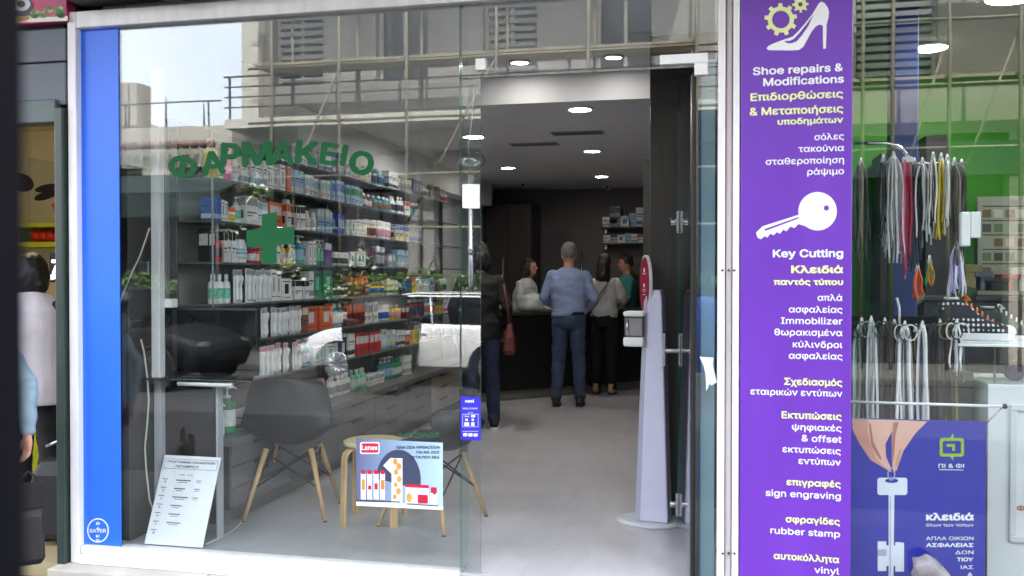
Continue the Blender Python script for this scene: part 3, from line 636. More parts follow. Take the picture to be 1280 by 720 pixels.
# counter end: soap bottles and white boxes
def single(kind, x, y, z, w_, h_, a, b, c, label, cat, tr=None):
    p = bottle_proto(w_ / 2, h_, tr or cm(a), cm(b), cm(c), kind); p.location = (x, y, z); p.rotation_euler = (0, 0, .8); return tag(p, label, cat)
single("pump", -2.76, .60, .505, .10, .27, "green", "white", "white", "large green soap bottle with white label at the counter end", "bottle", M("green_soap", (70, 150, 90), .2, var=.05))
single("pump", -2.76, .50, .505, .075, .18, "white", "white", "white", "small white pump bottle in front of the green soap bottle", "bottle")
single("pump", -2.76, .92, .505, .075, .2, "white", "white", "white", "white pump bottle behind the row of white boxes at the counter end", "bottle")
tag(box("box", (-2.86, 1.0, .505), (-2.72, 1.2, .61), plain((206, 200, 90), .4), None, .003), "low yellow green box behind the small white boxes on the counter", "box")
for i in range(3):
    p = carton_proto(.07, .09, .115, cm("white"), cm("grey"), 0); p.location = (-2.70, .70 + i * .078, .505)
    tag(p, "small plain white box in the short row beside the green soap bottle", "box", "white boxes beside the soap")

# --- ceiling lights
LEDM = M("led_disc", (255, 250, 240), 0.5, var=0, emit=11.0)
SPOTM = M("spot_lamp", (255, 250, 244), 0.5, var=0, emit=9.0)
LEDF = M("led_disc_front", (255, 250, 240), 0.5, var=0, emit=26.0)
def downlight(u, v, z, r, label, eye=False):
    p = PZ(u, v, z); t = thing("ceiling_light", label, "ceiling light", (p.x, p.y, z), 0, "round ceiling lights in the pharmacy")
    mb = MB(); mb.lathe([(r * 1.25, -.001), (r * 1.22, -.012), (r, -.014), (r, -.004)], n=24); local(mb.build("trim_ring", STEEL if eye else WHITE), t)
    mb = MB(); mb.lathe([(r * .98, -.006), (r * .97, -.0065), (.001, -.0068)], n=24); local(mb.build("lamp_disc", SPOTM if eye else LEDF if p.y < 4.2 else LEDM), t)
downlight(725, 135.5, 2.6, .078, "round ceiling light nearest the doorway on the dark ceiling")
downlight(740, 188, 2.6, .075, "round ceiling light behind the nearest one, above the blue shirted man")
downlight(752, 220, 2.6, .075, "farthest round ceiling light, right of the row near the back")
downlight(635, 209, 2.6, .075, "round ceiling light over the dark back cabinet on the left")
downlight(592, 170, 2.6, .085, "round ceiling light seen just beside the steel pole through glass")
downlight(650, 77, 2.82, .06, "chrome ringed eyeball spot left of two above the doorway", True)
downlight(767, 70.5, 2.82, .055, "chrome ringed eyeball spot right of two above the doorway", True)
downlight(396, 172, 2.6, .075, "round ceiling light seen behind the green lettering")
downlight(478, 212, 2.6, .05, "small far ceiling light right of the green lettering")
for u, v in ((722, 166), (668, 180)):
    p = PZ(u, v, 2.6); vt = thing("ceiling_vent", "grey slotted ceiling vent " + ("between the two middle lights" if u > 700 else "left of the middle lights"), "vent", (p.x, p.y, 2.6))
    local(MB().box((-.22, -.09, -.006), (.22, .09, -.0005)).build("plate", plain((150, 148, 146), .6), bevel=.002), vt)
    mb = MB(); [mb.box((-.2, -.07 + k * .03, -.0075), (.2, -.055 + k * .03, -.0062)) for k in range(5)]; local(mb.build("slot", plain((96, 96, 96), .6)), vt)

# --- dark panel block right of the doorway
pc = PY(812, 300, 1.25)
dk = thing("dark_cabinet", "tall dark wood cabinet block just inside the doorway on the right", "cabinet")
box("carcass", (pc.x, 1.25, 0.06), (0.115, 2.3, 2.819), DARKWOOD, dk, .004)
MB().box((pc.x + .02, 1.27, 0.0), (0.11, 2.3, 0.059)).build("plinth", plain((120, 118, 116), .5), dk)
for a, b in ((pc.x + .004, pc.x + .17), (pc.x + .174, pc.x + .34), (pc.x + .344, .11)): box("door_panel", (a, 1.236, 0.08), (b, 1.2492, 2.56), DARKWOOD, dk, .002)
# right-hand shelves behind it, and things on them
rs = thing("side_shelving", "narrow dark shelving on the right wall behind the sanitiser stand", "shelving")
for y in (2.9, 4.3): box("side_panel", (-.56, y, 0.0), (.115, y + .03, 2.3), plain((44, 42, 42), .5), rs, .002)
for z in (.3, .7, 1.1, 1.5, 1.9): box("shelf", (-.55, 2.931, z), (.114, 4.299, z + .02), plain((120, 120, 122), .4), rs, .002)

# --- sanitiser stand
STW = M("lilac_white_plastic", (206, 206, 232), 0.35, var=.04)
sb = PZ(813, 652, 0); ss = thing("sanitiser_stand", "tall tapering white sanitiser stand with red oval sign just inside the doorway", "stand", (sb.x, sb.y, 0), R(-6))
mb = MB(); mb.lathe([(.2, 0.0), (.2, .012), (.17, .02)], n=32); o = local(mb.build("base", plain((196, 198, 206), .3)), ss); o.scale = (1, .8, 1)
def taper(x0, x1, X0, X1, y0, y1, h, hx):
    return [[Vector((x0, y0, .02)), Vector((x1, y0, .02)), Vector((x1, y1, .02)), Vector((x0, y1, .02))],
            [Vector(((x0 + X0) / 2 * 1.0, y0 + .01, h * .5)), Vector(((x1 + X1) / 2, y0 + .01, h * .5)), Vector(((x1 + X1) / 2, y1, h * .5)), Vector(((x0 + X0) / 2, y1, h * .5))],
            [Vector((X0, y0 + .02, h * .97)), Vector((X1, y0 + .02, h * .97)), Vector((X1, y1, h * .97)), Vector((X0, y1, h * .97))],
            [Vector((X0 + .012, y0 + .03, h)), Vector((X1 - .012, y0 + .03, h)), Vector((X1 - .012, y1 - .01, h)), Vector((X0 + .012, y1 - .01, h))]]
mb = MB(); mb.loft(taper(-.045, .115, -.005, .075, -.09, .07, 1.33, 0), smooth=False); local(mb.build("column", STW, bevel=.01, seg=3), ss)
mb = MB(); mb.loft(taper(-.075, -.0455, -.03, -.0055, -.08, .07, 1.30, 0), smooth=False); local(mb.build("side_trim", plain((170, 172, 190), .4), bevel=.006), ss)
# dispenser
dz = 1.085
mb = MB(); mb.box((-.14, -.11, dz + .095), (-.02, 0.03, dz + .125)); o1 = local(mb.build("dispenser_top", WHITE, bevel=.012, seg=3), ss)
mb = MB(); mb.box((-.135, -.10, dz - .02), (-.025, 0.02, dz + .0945)); local(mb.build("dispenser_window", M("smoky_plastic", (74, 74, 80), .12, var=.1), bevel=.008), ss)
mb = MB(); mb.box((-.14, -.11, dz - .075), (-.02, 0.03, dz - .0205)); local(mb.build("dispenser_bottom", WHITE, bevel=.014, seg=3), ss)
mb = MB(); mb.cyl((-.115, -.102, dz - .01), (-.115, -.102, dz + .08), .008); local(mb.build("bottle_neck", STEEL), ss)
# red sign: an oval board turned almost edge-on
th = R(60); sc_, sn_ = math.cos(th), math.sin(th)
def ov(rx, rz, off, zc): return [Vector((-.03 + sc_ * rx * math.cos(t) + sn_ * off * -1, -.01 - sn_ * rx * math.cos(t) - sc_ * off, zc + rz * math.sin(t))) for t in [2 * math.pi * i / 40 for i in range(40)]]
nrm = Vector((-sn_, -sc_, 0))
mb = MB(); mb.prism(ov(.085, .165, -.012, 1.365), nrm, .016); local(mb.build("sign_board", WHITE, weld=True), ss)
mb = MB(); mb.prism(ov(.078, .155, .0045, 1.365), nrm, .002); local(mb.build("sign_face", M("crimson_print", (150, 20, 60), .35, var=.04)), ss)
mb = MB()
def sfn(u, v): return Vector((-.03 + sc_ * u - sn_ * .0075, -.01 - sn_ * u - sc_ * .0075, 1.365 - v))
for a, b, c, d in ((-.03, .03, -.06, -.055), (-.012, .012, -.09, -.066), (-.03, .03, .03, .034), (-.024, .024, .04, .044), (-.012, .012, .0, .02), (-.03, .02, .06, .064)): shape(mb, [(a, c), (b, c), (b, d), (a, d)], sfn)
local(mb.build("sign_print", WHITE), ss)

# --- window display: desk, screen, posts, cable, notice
dx0, dx1 = -3.03, PY(322, 470, .26).x
dk = thing("glass_desk", "low glass topped desk with aluminium legs under the black screen", "desk")
box("desk_top", (dx0, .19, .848), (dx1, .42, .86), M("dark_glass_top", (40, 44, 46), .08, var=.05), dk, .003)
for x, hw in ((PY(197, 560, .26).x, .022), (PY(271, 560, .26).x, .006)): box("leg", (x - hw, .26, 0), (x + hw, .32, .847), plain((176, 178, 182), .4), dk, .003)
box("modesty_panel", (PY(206, 560, .30).x, .30, .06), (PY(268, 560, .30).x, .32, .80), M("brown_black_board", (48, 42, 40), .4, var=.15), dk, .003)
mb = MB(); a = PY(222, 472, .20); b = PY(290, 472, .20); mb.cyl((a.x, .205, .833), (b.x, .205, .833), .012); mb.build("light_tube", WHITE, dk)
scr = thing("black_screen", "wide glossy black screen standing on the glass desk behind the window", "screen")
x0 = PY(201, 400, .28).x; x1 = PY(321, 400, .28).x
box("panel", (x0, .285, .875), (x1, .315, 1.236), BLACK, scr, .006); MB().box((x0 + .012, .2815, .887), (x1 - .012, .2845, 1.224)).build("display", M("screen_glass", (8, 8, 10), .06, var=0), scr)
mb = MB(); mb.box(((x0 + x1) / 2 - .15, .24, .861), ((x0 + x1) / 2 + .15, .35, .868)); mb.box(((x0 + x1) / 2 - .03, .29, .868), ((x0 + x1) / 2 + .03, .31, .876)); mb.build("stand", BLACK, scr, .003)
pst = thing("white_post", "white aluminium post rising behind the black screen at the left", "post")
x = PY(193.5, 250, .2).x; box("shaft", (x - .026, .20, .861), (x + .026, .25, 2.53), ALU, pst, .004); a = PY(201, 380, .25); box("foot_box", (a.x - .01, .2505, 1.2375), (a.x + .065, .31, 1.285), WHITE, pst, .003)
pst = thing("thin_post", "thin steel post at the near end of the product shelves", "post")
x = PY(265.5, 250, .42).x; mb = MB(); mb.cyl((x, .42, .86), (x, .42, 2.3), .006); mb.build("shaft", plain((150,152,154), .5), pst); mb = MB(); mb.lathe([(.02, 0), (.02, .008), (.009, .012)], (x, .42, .86)); mb.build("collar", STEEL, pst)
mb = MB(); y = .10
mb.tube([PY(u, v, y) for u, v in ((187, 285), (175, 320), (163, 345), (152, 372), (150, 380))], .004, 6); tag(mb.build("cable", plain((190, 188, 180), .5)), "thin pale cord running diagonally beside the white post", "cable")
mb = MB(); mb.tube([PY(u, v, .2) for u, v in ((176, 424), (180, 440), (184, 470), (186, 500), (184, 530), (181, 560), (183, 590), (187, 625), (192, 638))], .005, 6); tag(mb.build("cable", plain((206, 204, 196), .5)), "white cable hanging down the dark wall beside the blue panel", "cable")
mb = MB(); mb.tube([PZ(u, v, .006) for u, v in ((258, 680), (275, 672), (290, 664), (300, 655), (304, 645), (298, 640))], .004, 6); tag(mb.build("cable", plain((206, 204, 196), .5)), "white cable lying on the floor behind the leaning notice", "cable")
# dark reveal wall and arm at the far left
struct(box("dark_reveal", (-3.19, .1, 0.0), (-3.046, .44, 2.0), LAMD, None, .002))
arm = thing("black_stand", "black angled stand arm with small frame near the blue panel", "stand"); mb = MB(); mb.tube([PY(172, 342, .2), PY(163, 400, .2), PY(160, 445, .2), PY(176, 448, .25)], .012, 8); mb.build("arm", BLACK, arm)
a = PY(167, 344, .2); b = PY(187, 327, .2); mb = MB(); mb.box((a.x, .19, a.z), (b.x, .2, b.z)); mb.build("frame", STEEL, arm, .003); mb = MB(); mb.box((a.x + .008, .1885, a.z + .008), (b.x - .008, .1899, b.z - .008)); mb.build("plate", plain((70, 72, 74), .4), arm)
# leaning duty notice
nb = thing("leaning_notice", "white printed duty notice leaning on the floor inside the window", "notice")
BL = PY(180.5, 684, .05); BR = PY(253, 689.5, .05); BL.z = BR.z = .01
up = Vector((0.0, .185, .43)); rt = BR - BL
def nf(u, v, off=0.0):
    n = rt.cross(up).normalized(); n = n if n.y < 0 else -n
    return BL + rt * u + up * v + n * off
mb = MB(); n_ = rt.cross(up).normalized(); n_ = n_ if n_.y < 0 else -n_
mb.prism([nf(0, 0), nf(1, 0), nf(1, 1), nf(0, 1)], -n_, .004); mb.build("board", plain((232, 232, 242), .35), nb, weld=False)
mb = MB(); g = lambda u, v: nf(u, 1 - v, .0012)
put_text(mb, "ΠΡΟΓΡΑΜΜΑ ΕΦΗΜΕΡΙΩΝ", g, .08, .92, .085, .015, h=.033); put_text(mb, "ΟΚΤΩΒΡΙΟΣ", g, .24, .66, .135, .015, h=.033)
for a in ((.03, .04, .97, .044), (.03, .15, .97, .154), (.03, .04, .036, .154), (.964, .04, .97, .154)): shape(mb, [(a[0], a[1]), (a[2], a[1]), (a[2], a[3]), (a[0], a[3])], g)
put_text(mb, "08.00 - 21.00", g, .34, .58, .225, .01, h=.018)
for i, d_ in enumerate(("2", "3", "4", "5", "6", "7", "8")):
    y0 = .27 + i * .095
    put_text(mb, d_, g, .10, .135, y0 + .045, .02, h=.03)
    shape(mb, [(.06, y0), (.16, y0), (.16, y0 + .008), (.06, y0 + .008)], g)
    if i < 6:
        r_ = random.Random(i); wv = .18 + .1 * r_.random(); shape(mb, [(.3, y0 + .005), (.3 + wv, y0 + .005), (.3 + wv, y0 + .016), (.3, y0 + .016)], g)
        shape(mb, [(.34, y0 + .03), (.3 + wv * .8, y0 + .03), (.3 + wv * .8, y0 + .036), (.34, y0 + .036)], g)
    if i < 3: shape(mb, [(.66, y0 + .005), (.75, y0 + .005), (.75, y0 + .014), (.66, y0 + .014)], g); shape(mb, [(.66, y0 + .028), (.74, y0 + .028), (.74, y0 + .033), (.66, y0 + .033)], g)
mb.build("print", plain((70, 70, 96), .6), nb)

# --- chairs and stool
WOODL = M("pale_beech", (206, 170, 122), 0.45, var=.15, scale=6, stretch=(6, 6, 1)); SHELL = M("charcoal_shell", (32, 31, 31), 0.5, var=.08, scale=3)
def shell_chair(label, loc, rz, hgt=1.0):
    t = thing("shell_chair", label, "chair", loc, rz, "dark shell chairs by the window")
    prof = [(.23, .425), (.20, .44), (.12, .43), (.0, .415), (-.1, .415), (-.17, .43), (-.215, .475), (-.24, .55), (-.255, .64), (-.268, .73), (-.275, .80), (-.278, .825)]
    wid = [.20, .225, .24, .245, .25, .26, .268, .268, .26, .245, .215, .17]
    N = 14; rows = []
    for (y, z), w_ in zip(prof, wid):
        z = .415 + (z - .415) * hgt if z > .42 else z
        back = max(0, min(1, (z - .45) / .15)); row = []
        for i in range(N + 1):
            s = -1 + 2 * i / N; a = abs(s) ** 2.2
            row.append(Vector((s * w_, y + back * .13 * a, z + (1 - back) * (.05 if y > .1 else .10) * a)))
        rows.append(row)
    mb = MB(); bmv = [[mb.bm.verts.new(p) for p in r] for r in rows]
    for a, b in zip(bmv, bmv[1:]):
        for i in range(N): f = mb.bm.faces.new((a[i], a[i + 1], b[i + 1], b[i])); f.smooth = True
    o = local(mb.build("seat_shell", SHELL), t); m = o.modifiers.new("thick", 'SOLIDIFY'); m.thickness = .012; m = o.modifiers.new("sub", 'SUBSURF'); m.levels = 1; m.render_levels = 1
    tops = {}
    for sx in (-1, 1):
        for sy in (-1, 1):
            a = Vector((sx * .13, sy * .11 - .01, .40)); b = Vector((sx * .235, sy * .215 - .01, .0)); mb = MB(); mb.cyl(b + Vector((0, 0, .004)), a, .011, .017, 12); lg = local(mb.build("leg", WOODL), t)
            mb = MB(); mb.cyl(b, b + Vector((0, 0, .0039)), .012); local(mb.build("foot_pad", BLACK), lg); tops[(sx, sy)] = (a, b)
    P_ = lambda k, f: tops[k][0].lerp(tops[k][1], f)
    mb = MB()
    for a, b in (((-1, -1), (1, -1)), ((-1, 1), (1, 1)), ((-1, -1), (-1, 1)), ((1, -1), (1, 1))):
        mb.tube([P_(a, .05), P_(b, .55)], .005); mb.tube([P_(b, .05), P_(a, .55)], .005)
    local(mb.build("wire_brace", BLACK), t); return t
c1 = PZ(372, 640, 0); shell_chair("dark shell chair seen from behind with beech legs, left of the vitamin poster", (-2.47, .86, 0), R(12))
shell_chair("dark shell chair with beech legs behind the poster at the glass joint", (-1.60, .84, 0), R(75), .62)
sc0 = PZ(462, 658, 0); stl = thing("bentwood_stool", "pale bentwood stool with rounded legs between the two dark chairs", "stool", (-1.93, .78, 0), R(8))
mb = MB(); mb.lathe([(.165, .44), (.175, .445), (.175, .462), (.165, .467)], n=36); local(mb.build("seat", M("cream_seat", (214, 196, 150), .4, var=.08)), stl)
for k in range(4):
    a = R(45 + 90 * k); ca, sa = math.cos(a), math.sin(a); mb = MB(); path = [(.06, .43), (.14, .43), (.165, .425), (.185, .408), (.195, .38), (.2, .2), (.205, 0.0)]
    t_ = Vector((-sa, ca, 0)) * .024
    rings = []
    for i, (r, z) in enumerate(path):
        c = Vector((ca * r, sa * r, z)); d = Vector((0, 0, .008)) if i < 2 else Vector((ca, sa, .5)).normalized() * .008 if i < 4 else Vector((ca, sa, 0)) * .008
        rings.append([c + t_ + d, c - t_ + d, c - t_ - d, c + t_ - d])
    mb.loft(rings, smooth=False); local(mb.build("leg", WOODL, bevel=.003), stl)

# --- service counter, back cabinets, shelves behind
ctr = thing("service_counter", "black service counter with grey kick plate across the back of the pharmacy", "counter")
A = Vector((-2.75, 5.55, 0)); B = Vector((-.55, 7.75, 0)); A = Vector((-2.6, 5.62, 0)); B = Vector((-.6, 7.62, 0)); dr = (B - A).normalized(); nn = Vector((-dr.y, dr.x, 0))
def slab(name, z0, z1, off0, off1, mat, par, bev=.004):
    mb = MB(); mb.prism([A + nn * off0 + Vector((0, 0, z0)), B + nn * off0 + Vector((0, 0, z0)), B + nn * off1 + Vector((0, 0, z0)), A + nn * off1 + Vector((0, 0, z0))], (0, 0, 1), z1 - z0); return mb.build(name, mat, par, bev)
slab("front", .11, .96, 0, .5, M("gloss_black_front", (14, 14, 15), .5, var=.1), ctr); slab("counter_top", .961, 1.0, -.04, .55, M("dark_top", (60, 56, 54), .3, var=.1), ctr); slab("kick_plate", 0, .109, .04, .5, M("grey_kick", (120, 118, 114), .5, var=.08), ctr)
cb = thing("back_cabinet", "tall dark cabinet with glass front and steel handle at the back left", "cabinet")
z2 = 2.36; xr = PY(664, 300, 7.6).x
MB().box((-3.0, 7.6, 0), (xr, 8.25, z2)).build("carcass", DARKWOOD, cb, .004)
for i, (a, b) in enumerate(((-3.0, -2.7), (-2.695, xr - .003))): d = box("door", (a + .004, 7.58, .1), (b, 7.598, z2 - .02), M("smoked_door", (58, 54, 53), .3, var=.05), cb, .003); MB().box((b - .06, 7.555, 1.2), (b - .045, 7.579, 1.65)).build("handle", STEEL, d, .003)
bd = thing("back_door", "grey brown back door in the dark rear wall behind the man", "door"); a = PY(676, 290, 8.28); b = PY(716, 290, 8.28)
box("leaf", (a.x, 8.26, 0), (b.x, 8.298, a.z), M("door_grey", (92, 86, 88), .5, var=.06), bd, .004); MB().box((b.x - .06, 8.235, .98), (b.x - .03, 8.259, 1.1)).build("handle", STEEL, bd, .003)
mb = MB(); a = PY(727, 305, 8.2); mb.cyl((a.x, 8.2, 1.0), (a.x, 8.2, 1.0 + .75), .012); tag(mb.build("steel_rod", STEEL), "upright steel rod on the back wall right of the man", "rod")
# small boxes on two back shelves at right
for nm, v, items in (("upper", 284, ((757, 20, .15), (766, 14, .3), (778, 15, .16), (790, 10, .2), (799, 12, .28))), ("lower", 304, ((758, 9, .12), (767, 9, .13), (776, 9, .12), (785, 9, .14), (793, 9, .13), (800, 8, .12)))):
    a = PY(753, v, 8.1); b = PY(808, v, 8.1)
    bs = thing("wall_shelf", f"{nm} small wall shelf of boxes on the back wall right", "shelf"); box("board", (a.x, 8.0, a.z - .02), (b.x + .1, 8.295, a.z), plain((70, 66, 64), .4), bs, .003); MB().box((a.x + .02, 8.2, a.z - .08), (a.x + .05, 8.29, a.z - .021)).build("bracket", STEEL, bs)
    for k, (u, w_, h_) in enumerate(items):
        p = PY(u, v, 8.08); o = carton_proto(w_ / F_PX * 12.2 * .95, .1, h_ * .9, cm(("white", "grey", "white", "pale blue", "white", "cream")[k]), cm(("grey", "navy", "blue", "grey", "teal", "red")[k]), k % 4)
        o.rotation_euler = (0, 0, R(-90)); o.location = (p.x - .04, 8.06, a.z)
        tag(o, f"{ORD[k]} box from the left on the {nm} small shelf of the back wall", "box")
def cctv(u, v, y, label):
    p = PY(u, v, y); t = thing("security_camera", label, "camera", (p.x, y, p.z)); mb = MB(); mb.cyl((0, -.07, 0), (0, .05, .01), .03); local(mb.build("housing", WHITE, bevel=.004), t); mb = MB(); mb.cyl((0, -.0745, 0), (0, -.0705, 0), .022); local(mb.build("lens", BLACK), t); mb = MB(); mb.tube([(0, .02, .01), (0, .05, .06), (0, .1, .065)], .01); local(mb.build("bracket", WHITE), t)
cctv(655, 232, 7.5, "small white security camera above the dark back cabinet"); cctv(760, 235, 7.9, "small white security camera above the back wall boxes")
# plastic bags on the counter
def lump(name, c, r, mat, seed, n=16):
    mb = MB(); mb.ell((0, 0, 0), (1, 1, 1), 20, 12)
    for v in mb.bm.verts:
        d = noise.noise(v.co * 1.7 + Vector((seed, 0, 0))) * .25 + noise.noise(v.co * 4 + Vector((0, seed, 0))) * .14
        v.co *= 1 + d; v.co = Vector((v.co.x * r[0], v.co.y * r[1], max(v.co.z, -.75) * r[2])) + Vector((0, 0, r[2] * .75))
        v.co += Vector(c)
    return mb.build(name, mat)
BAGM = M("white_bag_plastic", (190, 196, 190), 0.3, var=.1)
def bag_on(u, y_off, label, r, seed, frac):
    c = A.lerp(B, frac) + nn * y_off; t = thing("carrier_bag", label, "bag", (c.x, c.y, 1.001)); o = lump("body", (0, 0, 0), r, BAGM, seed); local(o, t)
    mb = MB(); mb.tube([(-.05, 0, r[2] * 1.5), (-.02, 0, r[2] * 1.9), (.03, 0, r[2] * 2.0), (.06, .01, r[2] * 1.5)], .012); local(mb.build("handle", BAGM), t)
bag_on(0, .12, "white plastic carrier bag knotted on the counter left of the man", (.17, .13, .12), 3, .28)
bag_on(0, .3, "larger pale plastic bag further left on the counter by the pharmacist", (.26, .16, .14), 9, .12)
# ================================================================== LEFT NEIGHBOUR (GROCERY)
GREENF = M("dark_green_frame", (44, 58, 52), 0.4, var=.15, scale=4)
gx0 = PY(78, 500, -.03).x; gx1 = L0 - .047
gf = thing("green_door_frame", "dark green metal door frame of the grocery beside the white window frame", "door frame")
box("jamb", (gx0, -.08, -.2), (gx1, .05, 2.28), GREENF, gf, .006)
zz = PY(70, 140, -.03).z
box("head_rail", (-5.4, -.07, zz - .06), (gx0 - .001, .04, zz + .06), plain((74, 88, 88), .45, var=.15), gf, .006)
box("upper_jamb", (gx1 - .0, -.02, 2.281), (L0 - .0455, .05, 3.1), M("brown_grey_steel", (92, 84, 80), .5, var=.2), gf, .003)
cl = thing("cladding_panel", "", "cladding"); bpy.data.objects.remove(cl)
CLAD = M("slate_cladding", (98, 104, 116), 0.55, var=.15, scale=2.5)
for v0, v1, lab in ((35, 76, "upper grey cladding panel over the grocery door, under the colourful sign"), (77.5, 131, "lower grey cladding panel over the grocery door with lifted right edge")):
    a = PY(83, v1, -.04); b = PY(83, v0, -.04)
    tag(MB().box((-5.4, -.045, a.z), (a.x, .0, b.z)).build("cladding_panel", CLAD, bevel=.006), lab, "cladding")
struct(MB().box((-5.4, .002, zz + .062), (gx0, .1, 3.1)).build("grocery_lintel_wall", plain((40, 42, 44), .6)))
sg = thing("grocery_sign", "colourful pink grocery sign with white letter and green leaves, top left corner", "sign")
a = PY(85, 27, -.06); ys = -.07
MB().box((-5.4, ys, a.z), (a.x, .0, a.z + .75)).build("board", plain((196, 60, 110), .4, var=.25, scale=5), sg, .004)
fn = on(ys - .002)
mb = MB(); shape(mb, [(0, 24), (84.5, 20), (84.5, 26), (0, 29)], fn); mb.build("pale_edge", plain((230, 226, 220), .4), sg)
mb = MB(); put_text(mb, "6", on(ys - .003), 12, 41, 16, .08, h=40); mb.build("letter_outline", plain((34, 30, 60), .4), sg)
mb = MB(); put_text(mb, "6", on(ys - .0045), 15, 38, 12.5, .02, h=34); mb.build("letter", PW, sg)
mb = MB(); fn = on(ys - .0025)
for i in range(26):
    u = 38 + random.random() * 40; v = 20 - random.random() * (10 if u > 55 else 7); r = 2 + random.random() * 4; shape(mb, arcpts(u, v, r, r * .7, 9, i * 17, i * 17 + 359), fn, i % 3)
mb.build("leaves", [plain((120, 170, 90), .5), plain((190, 205, 150), .5), plain((86, 140, 84), .5)], sg)
mb = MB(); shape(mb, arcpts(22, 22, 16, 5, 14), on(ys - .0022)); mb.build("bread_print", plain((200, 150, 90), .5, var=.3), sg)
# room of the grocery
CREAM = M("cream_wall", (214, 204, 170), 0.8, var=.06, scale=1)
YG = M("yellow_green_paint", (176, 184, 40), 0.5, var=.08)
struct(MB().box((-6.2, -.02, -.26), (-3.24, 4.0, -.10)).build("grocery_floor", M("grocery_tiles", (170, 156, 120), .4, var=.12)))
struct(MB().box((-6.2, 2.9, -.10), (-3.24, 3.0, 3.1)).build("grocery_back_wall", CREAM))
struct(MB().box((-6.2, .1, 2.7), (-3.24, 2.9, 2.8)).build("grocery_ceiling", CREAM))
YB = 2.895
def onb(off=0.0): return lambda u, v: PY(u, v, YB - off)
vp = thing("vegetable_mural", "wall print of two dark aubergines on the cream grocery wall", "print")
mb = MB(); shape(mb, [(34, 196), (76, 204), (76, 278), (34, 280)], onb(.001)); mb.build("backing", plain((186, 178, 154), .7), vp)
def rot(pts, c, a): return [(c[0] + (x - c[0]) * math.cos(R(a)) - (y - c[1]) * math.sin(R(a)), c[1] + (x - c[0]) * math.sin(R(a)) + (y - c[1]) * math.cos(R(a))) for x, y in pts]
mb = MB(); shape(mb, rot(arcpts(27, 228, 16, 11, 20), (27, 228), 20), onb(.003)); shape(mb, rot(arcpts(58, 235, 15, 4.6, 18), (58, 235), -12), onb(.0031)); shape(mb, rot(arcpts(58, 244, 16, 5.2, 18), (58, 244), -18), onb(.0035)); mb.build("aubergines", plain((52, 38, 48), .4, var=.3), vp)
mb = MB(); shape(mb, arcpts(71, 257, 7, 4, 12), onb(.003)); shape(mb, [(66, 262), (76, 258), (76, 266), (68, 266)], onb(.0032)); mb.build("red_slices", plain((208, 84, 40), .5), vp)
sh = thing("grocery_shelf", "yellow green shelf on the cream grocery wall holding red peppers", "shelf")
for v0, v1 in ((278, 284), (302, 309)):
    a = PY(30, v1, YB - .3); b = PY(95, v0, YB - .3); MB().box((-6.1, YB - .3, a.z), (-3.26, YB - .001, b.z)).build("board", YG, sh, .004)
mb = MB(); mb.box((-6.1, YB - .02, PY(50, 302, YB - .3).z), (-3.26, YB - .0012, PY(50, 284, YB - .3).z)); mb.build("backing", plain((120, 130, 50), .6), sh)
RED = M("pepper_red", (200, 44, 26), 0.25, var=.2)
zsh = PY(50, 302, YB - .3).z + .0
for i, u in enumerate((47, 56, 65, 73)):
    p = PY(u, 297, YB - .18); t = thing("red_pepper", "red pepper on the yellow green grocery shelf", "pepper", (p.x, YB - .18, zsh + .002), 0, "red peppers on the grocery shelf")
    mb = MB(); mb.ell((0, 0, .055), (.065, .05, .055), 12, 8); local(mb.build("body", RED), t); mb = MB(); mb.tube([(0, 0, .105), (.008, 0, .13)], .008); local(mb.build("stalk", plain((60, 110, 40), .5)), t)
cst = thing("produce_stall", "yellow green produce stall under the grocery shelves", "stall")
zt = PY(70, 488, 1.9).z
MB().box((-6.1, 1.9, -.10), (-3.3, 2.5, zt)).build("front", YG, cst, .005); 
MB().box((-6.1, 2.51, -.1), (-3.3, 2.88, 1.1)).build("rear_step", plain((96, 92, 40), .6), cst)
FRC = [plain((226, 140, 40), .4, var=.2), plain((160, 190, 60), .4, var=.2), plain((206, 110, 40), .4, var=.2), plain((110, 60, 40), .4, var=.2)]
for j, (z, y, n_) in enumerate(((zt, 1.98, 7), (zt + .12, 2.2, 7), (1.12, 2.6, 6), (1.12, 2.75, 6))):
    for i in range(n_):
        x = -5.35 + i * .14 + (j % 2) * .05
        if j < 2: k = 0 if (i + j) % 2 == 0 else 1
        else: k = 2 + i % 2
        t = MB(); t.ell((0, 0, 0), (.06, .06, .055), 12, 8); nm = ("orange", "green apple", "tangerine", "brown potato")[k]
        o = t.build(nm.replace(" ", "_"), FRC[k]); o.location = (x, y, z + .056); tag(o, f"{nm} in the heaped produce, " + ("front row of the grocery stall" if j == 0 else "second row of the grocery stall" if j == 1 else "on the rear step of the grocery stall" if j == 2 else "against the wall on the rear step"), nm.split()[-1], f"{nm}s row {j + 1}")
pr = thing("price_sign", "small black price sign with white numeral seven in the grocery", "sign")
yq = 1.7; mb = MB(); mb.prism([PY(u, v, yq) for u, v in ((62, 316), (76, 316), (76, 353), (62, 353))], (0, 1, 0), .01); mb.build("board", BLACK, pr, weld=False)
mb = MB(); put_text(mb, "7", on(yq - .002), 64, 75, 341, .05, h=22); shape(mb, [(63.5, 343), (75, 343), (75, 347), (63.5, 350)], on(yq - .002)); mb.build("numeral", M("lit_numeral", (235, 240, 245), .5, var=0, emit=.3), pr)
p = PY(69, 318, yq); mb = MB(); mb.tube([(p.x, yq + .005, p.z - .02), (p.x, yq + .005, 2.7)], .003); mb.build("hanger", STEEL, pr)
gl = thing("grocery_lamp", "round ceiling lamp lighting the grocery", "lamp", (-4.7, 1.3, 2.7)); mb = MB(); mb.lathe([(.22, -.001), (.22, -.03), (.15, -.06), (.001, -.07)], n=24); local(mb.build("diffuser", M("warm_lamp", (255, 236, 190), .5, var=0, emit=4.0)), gl)

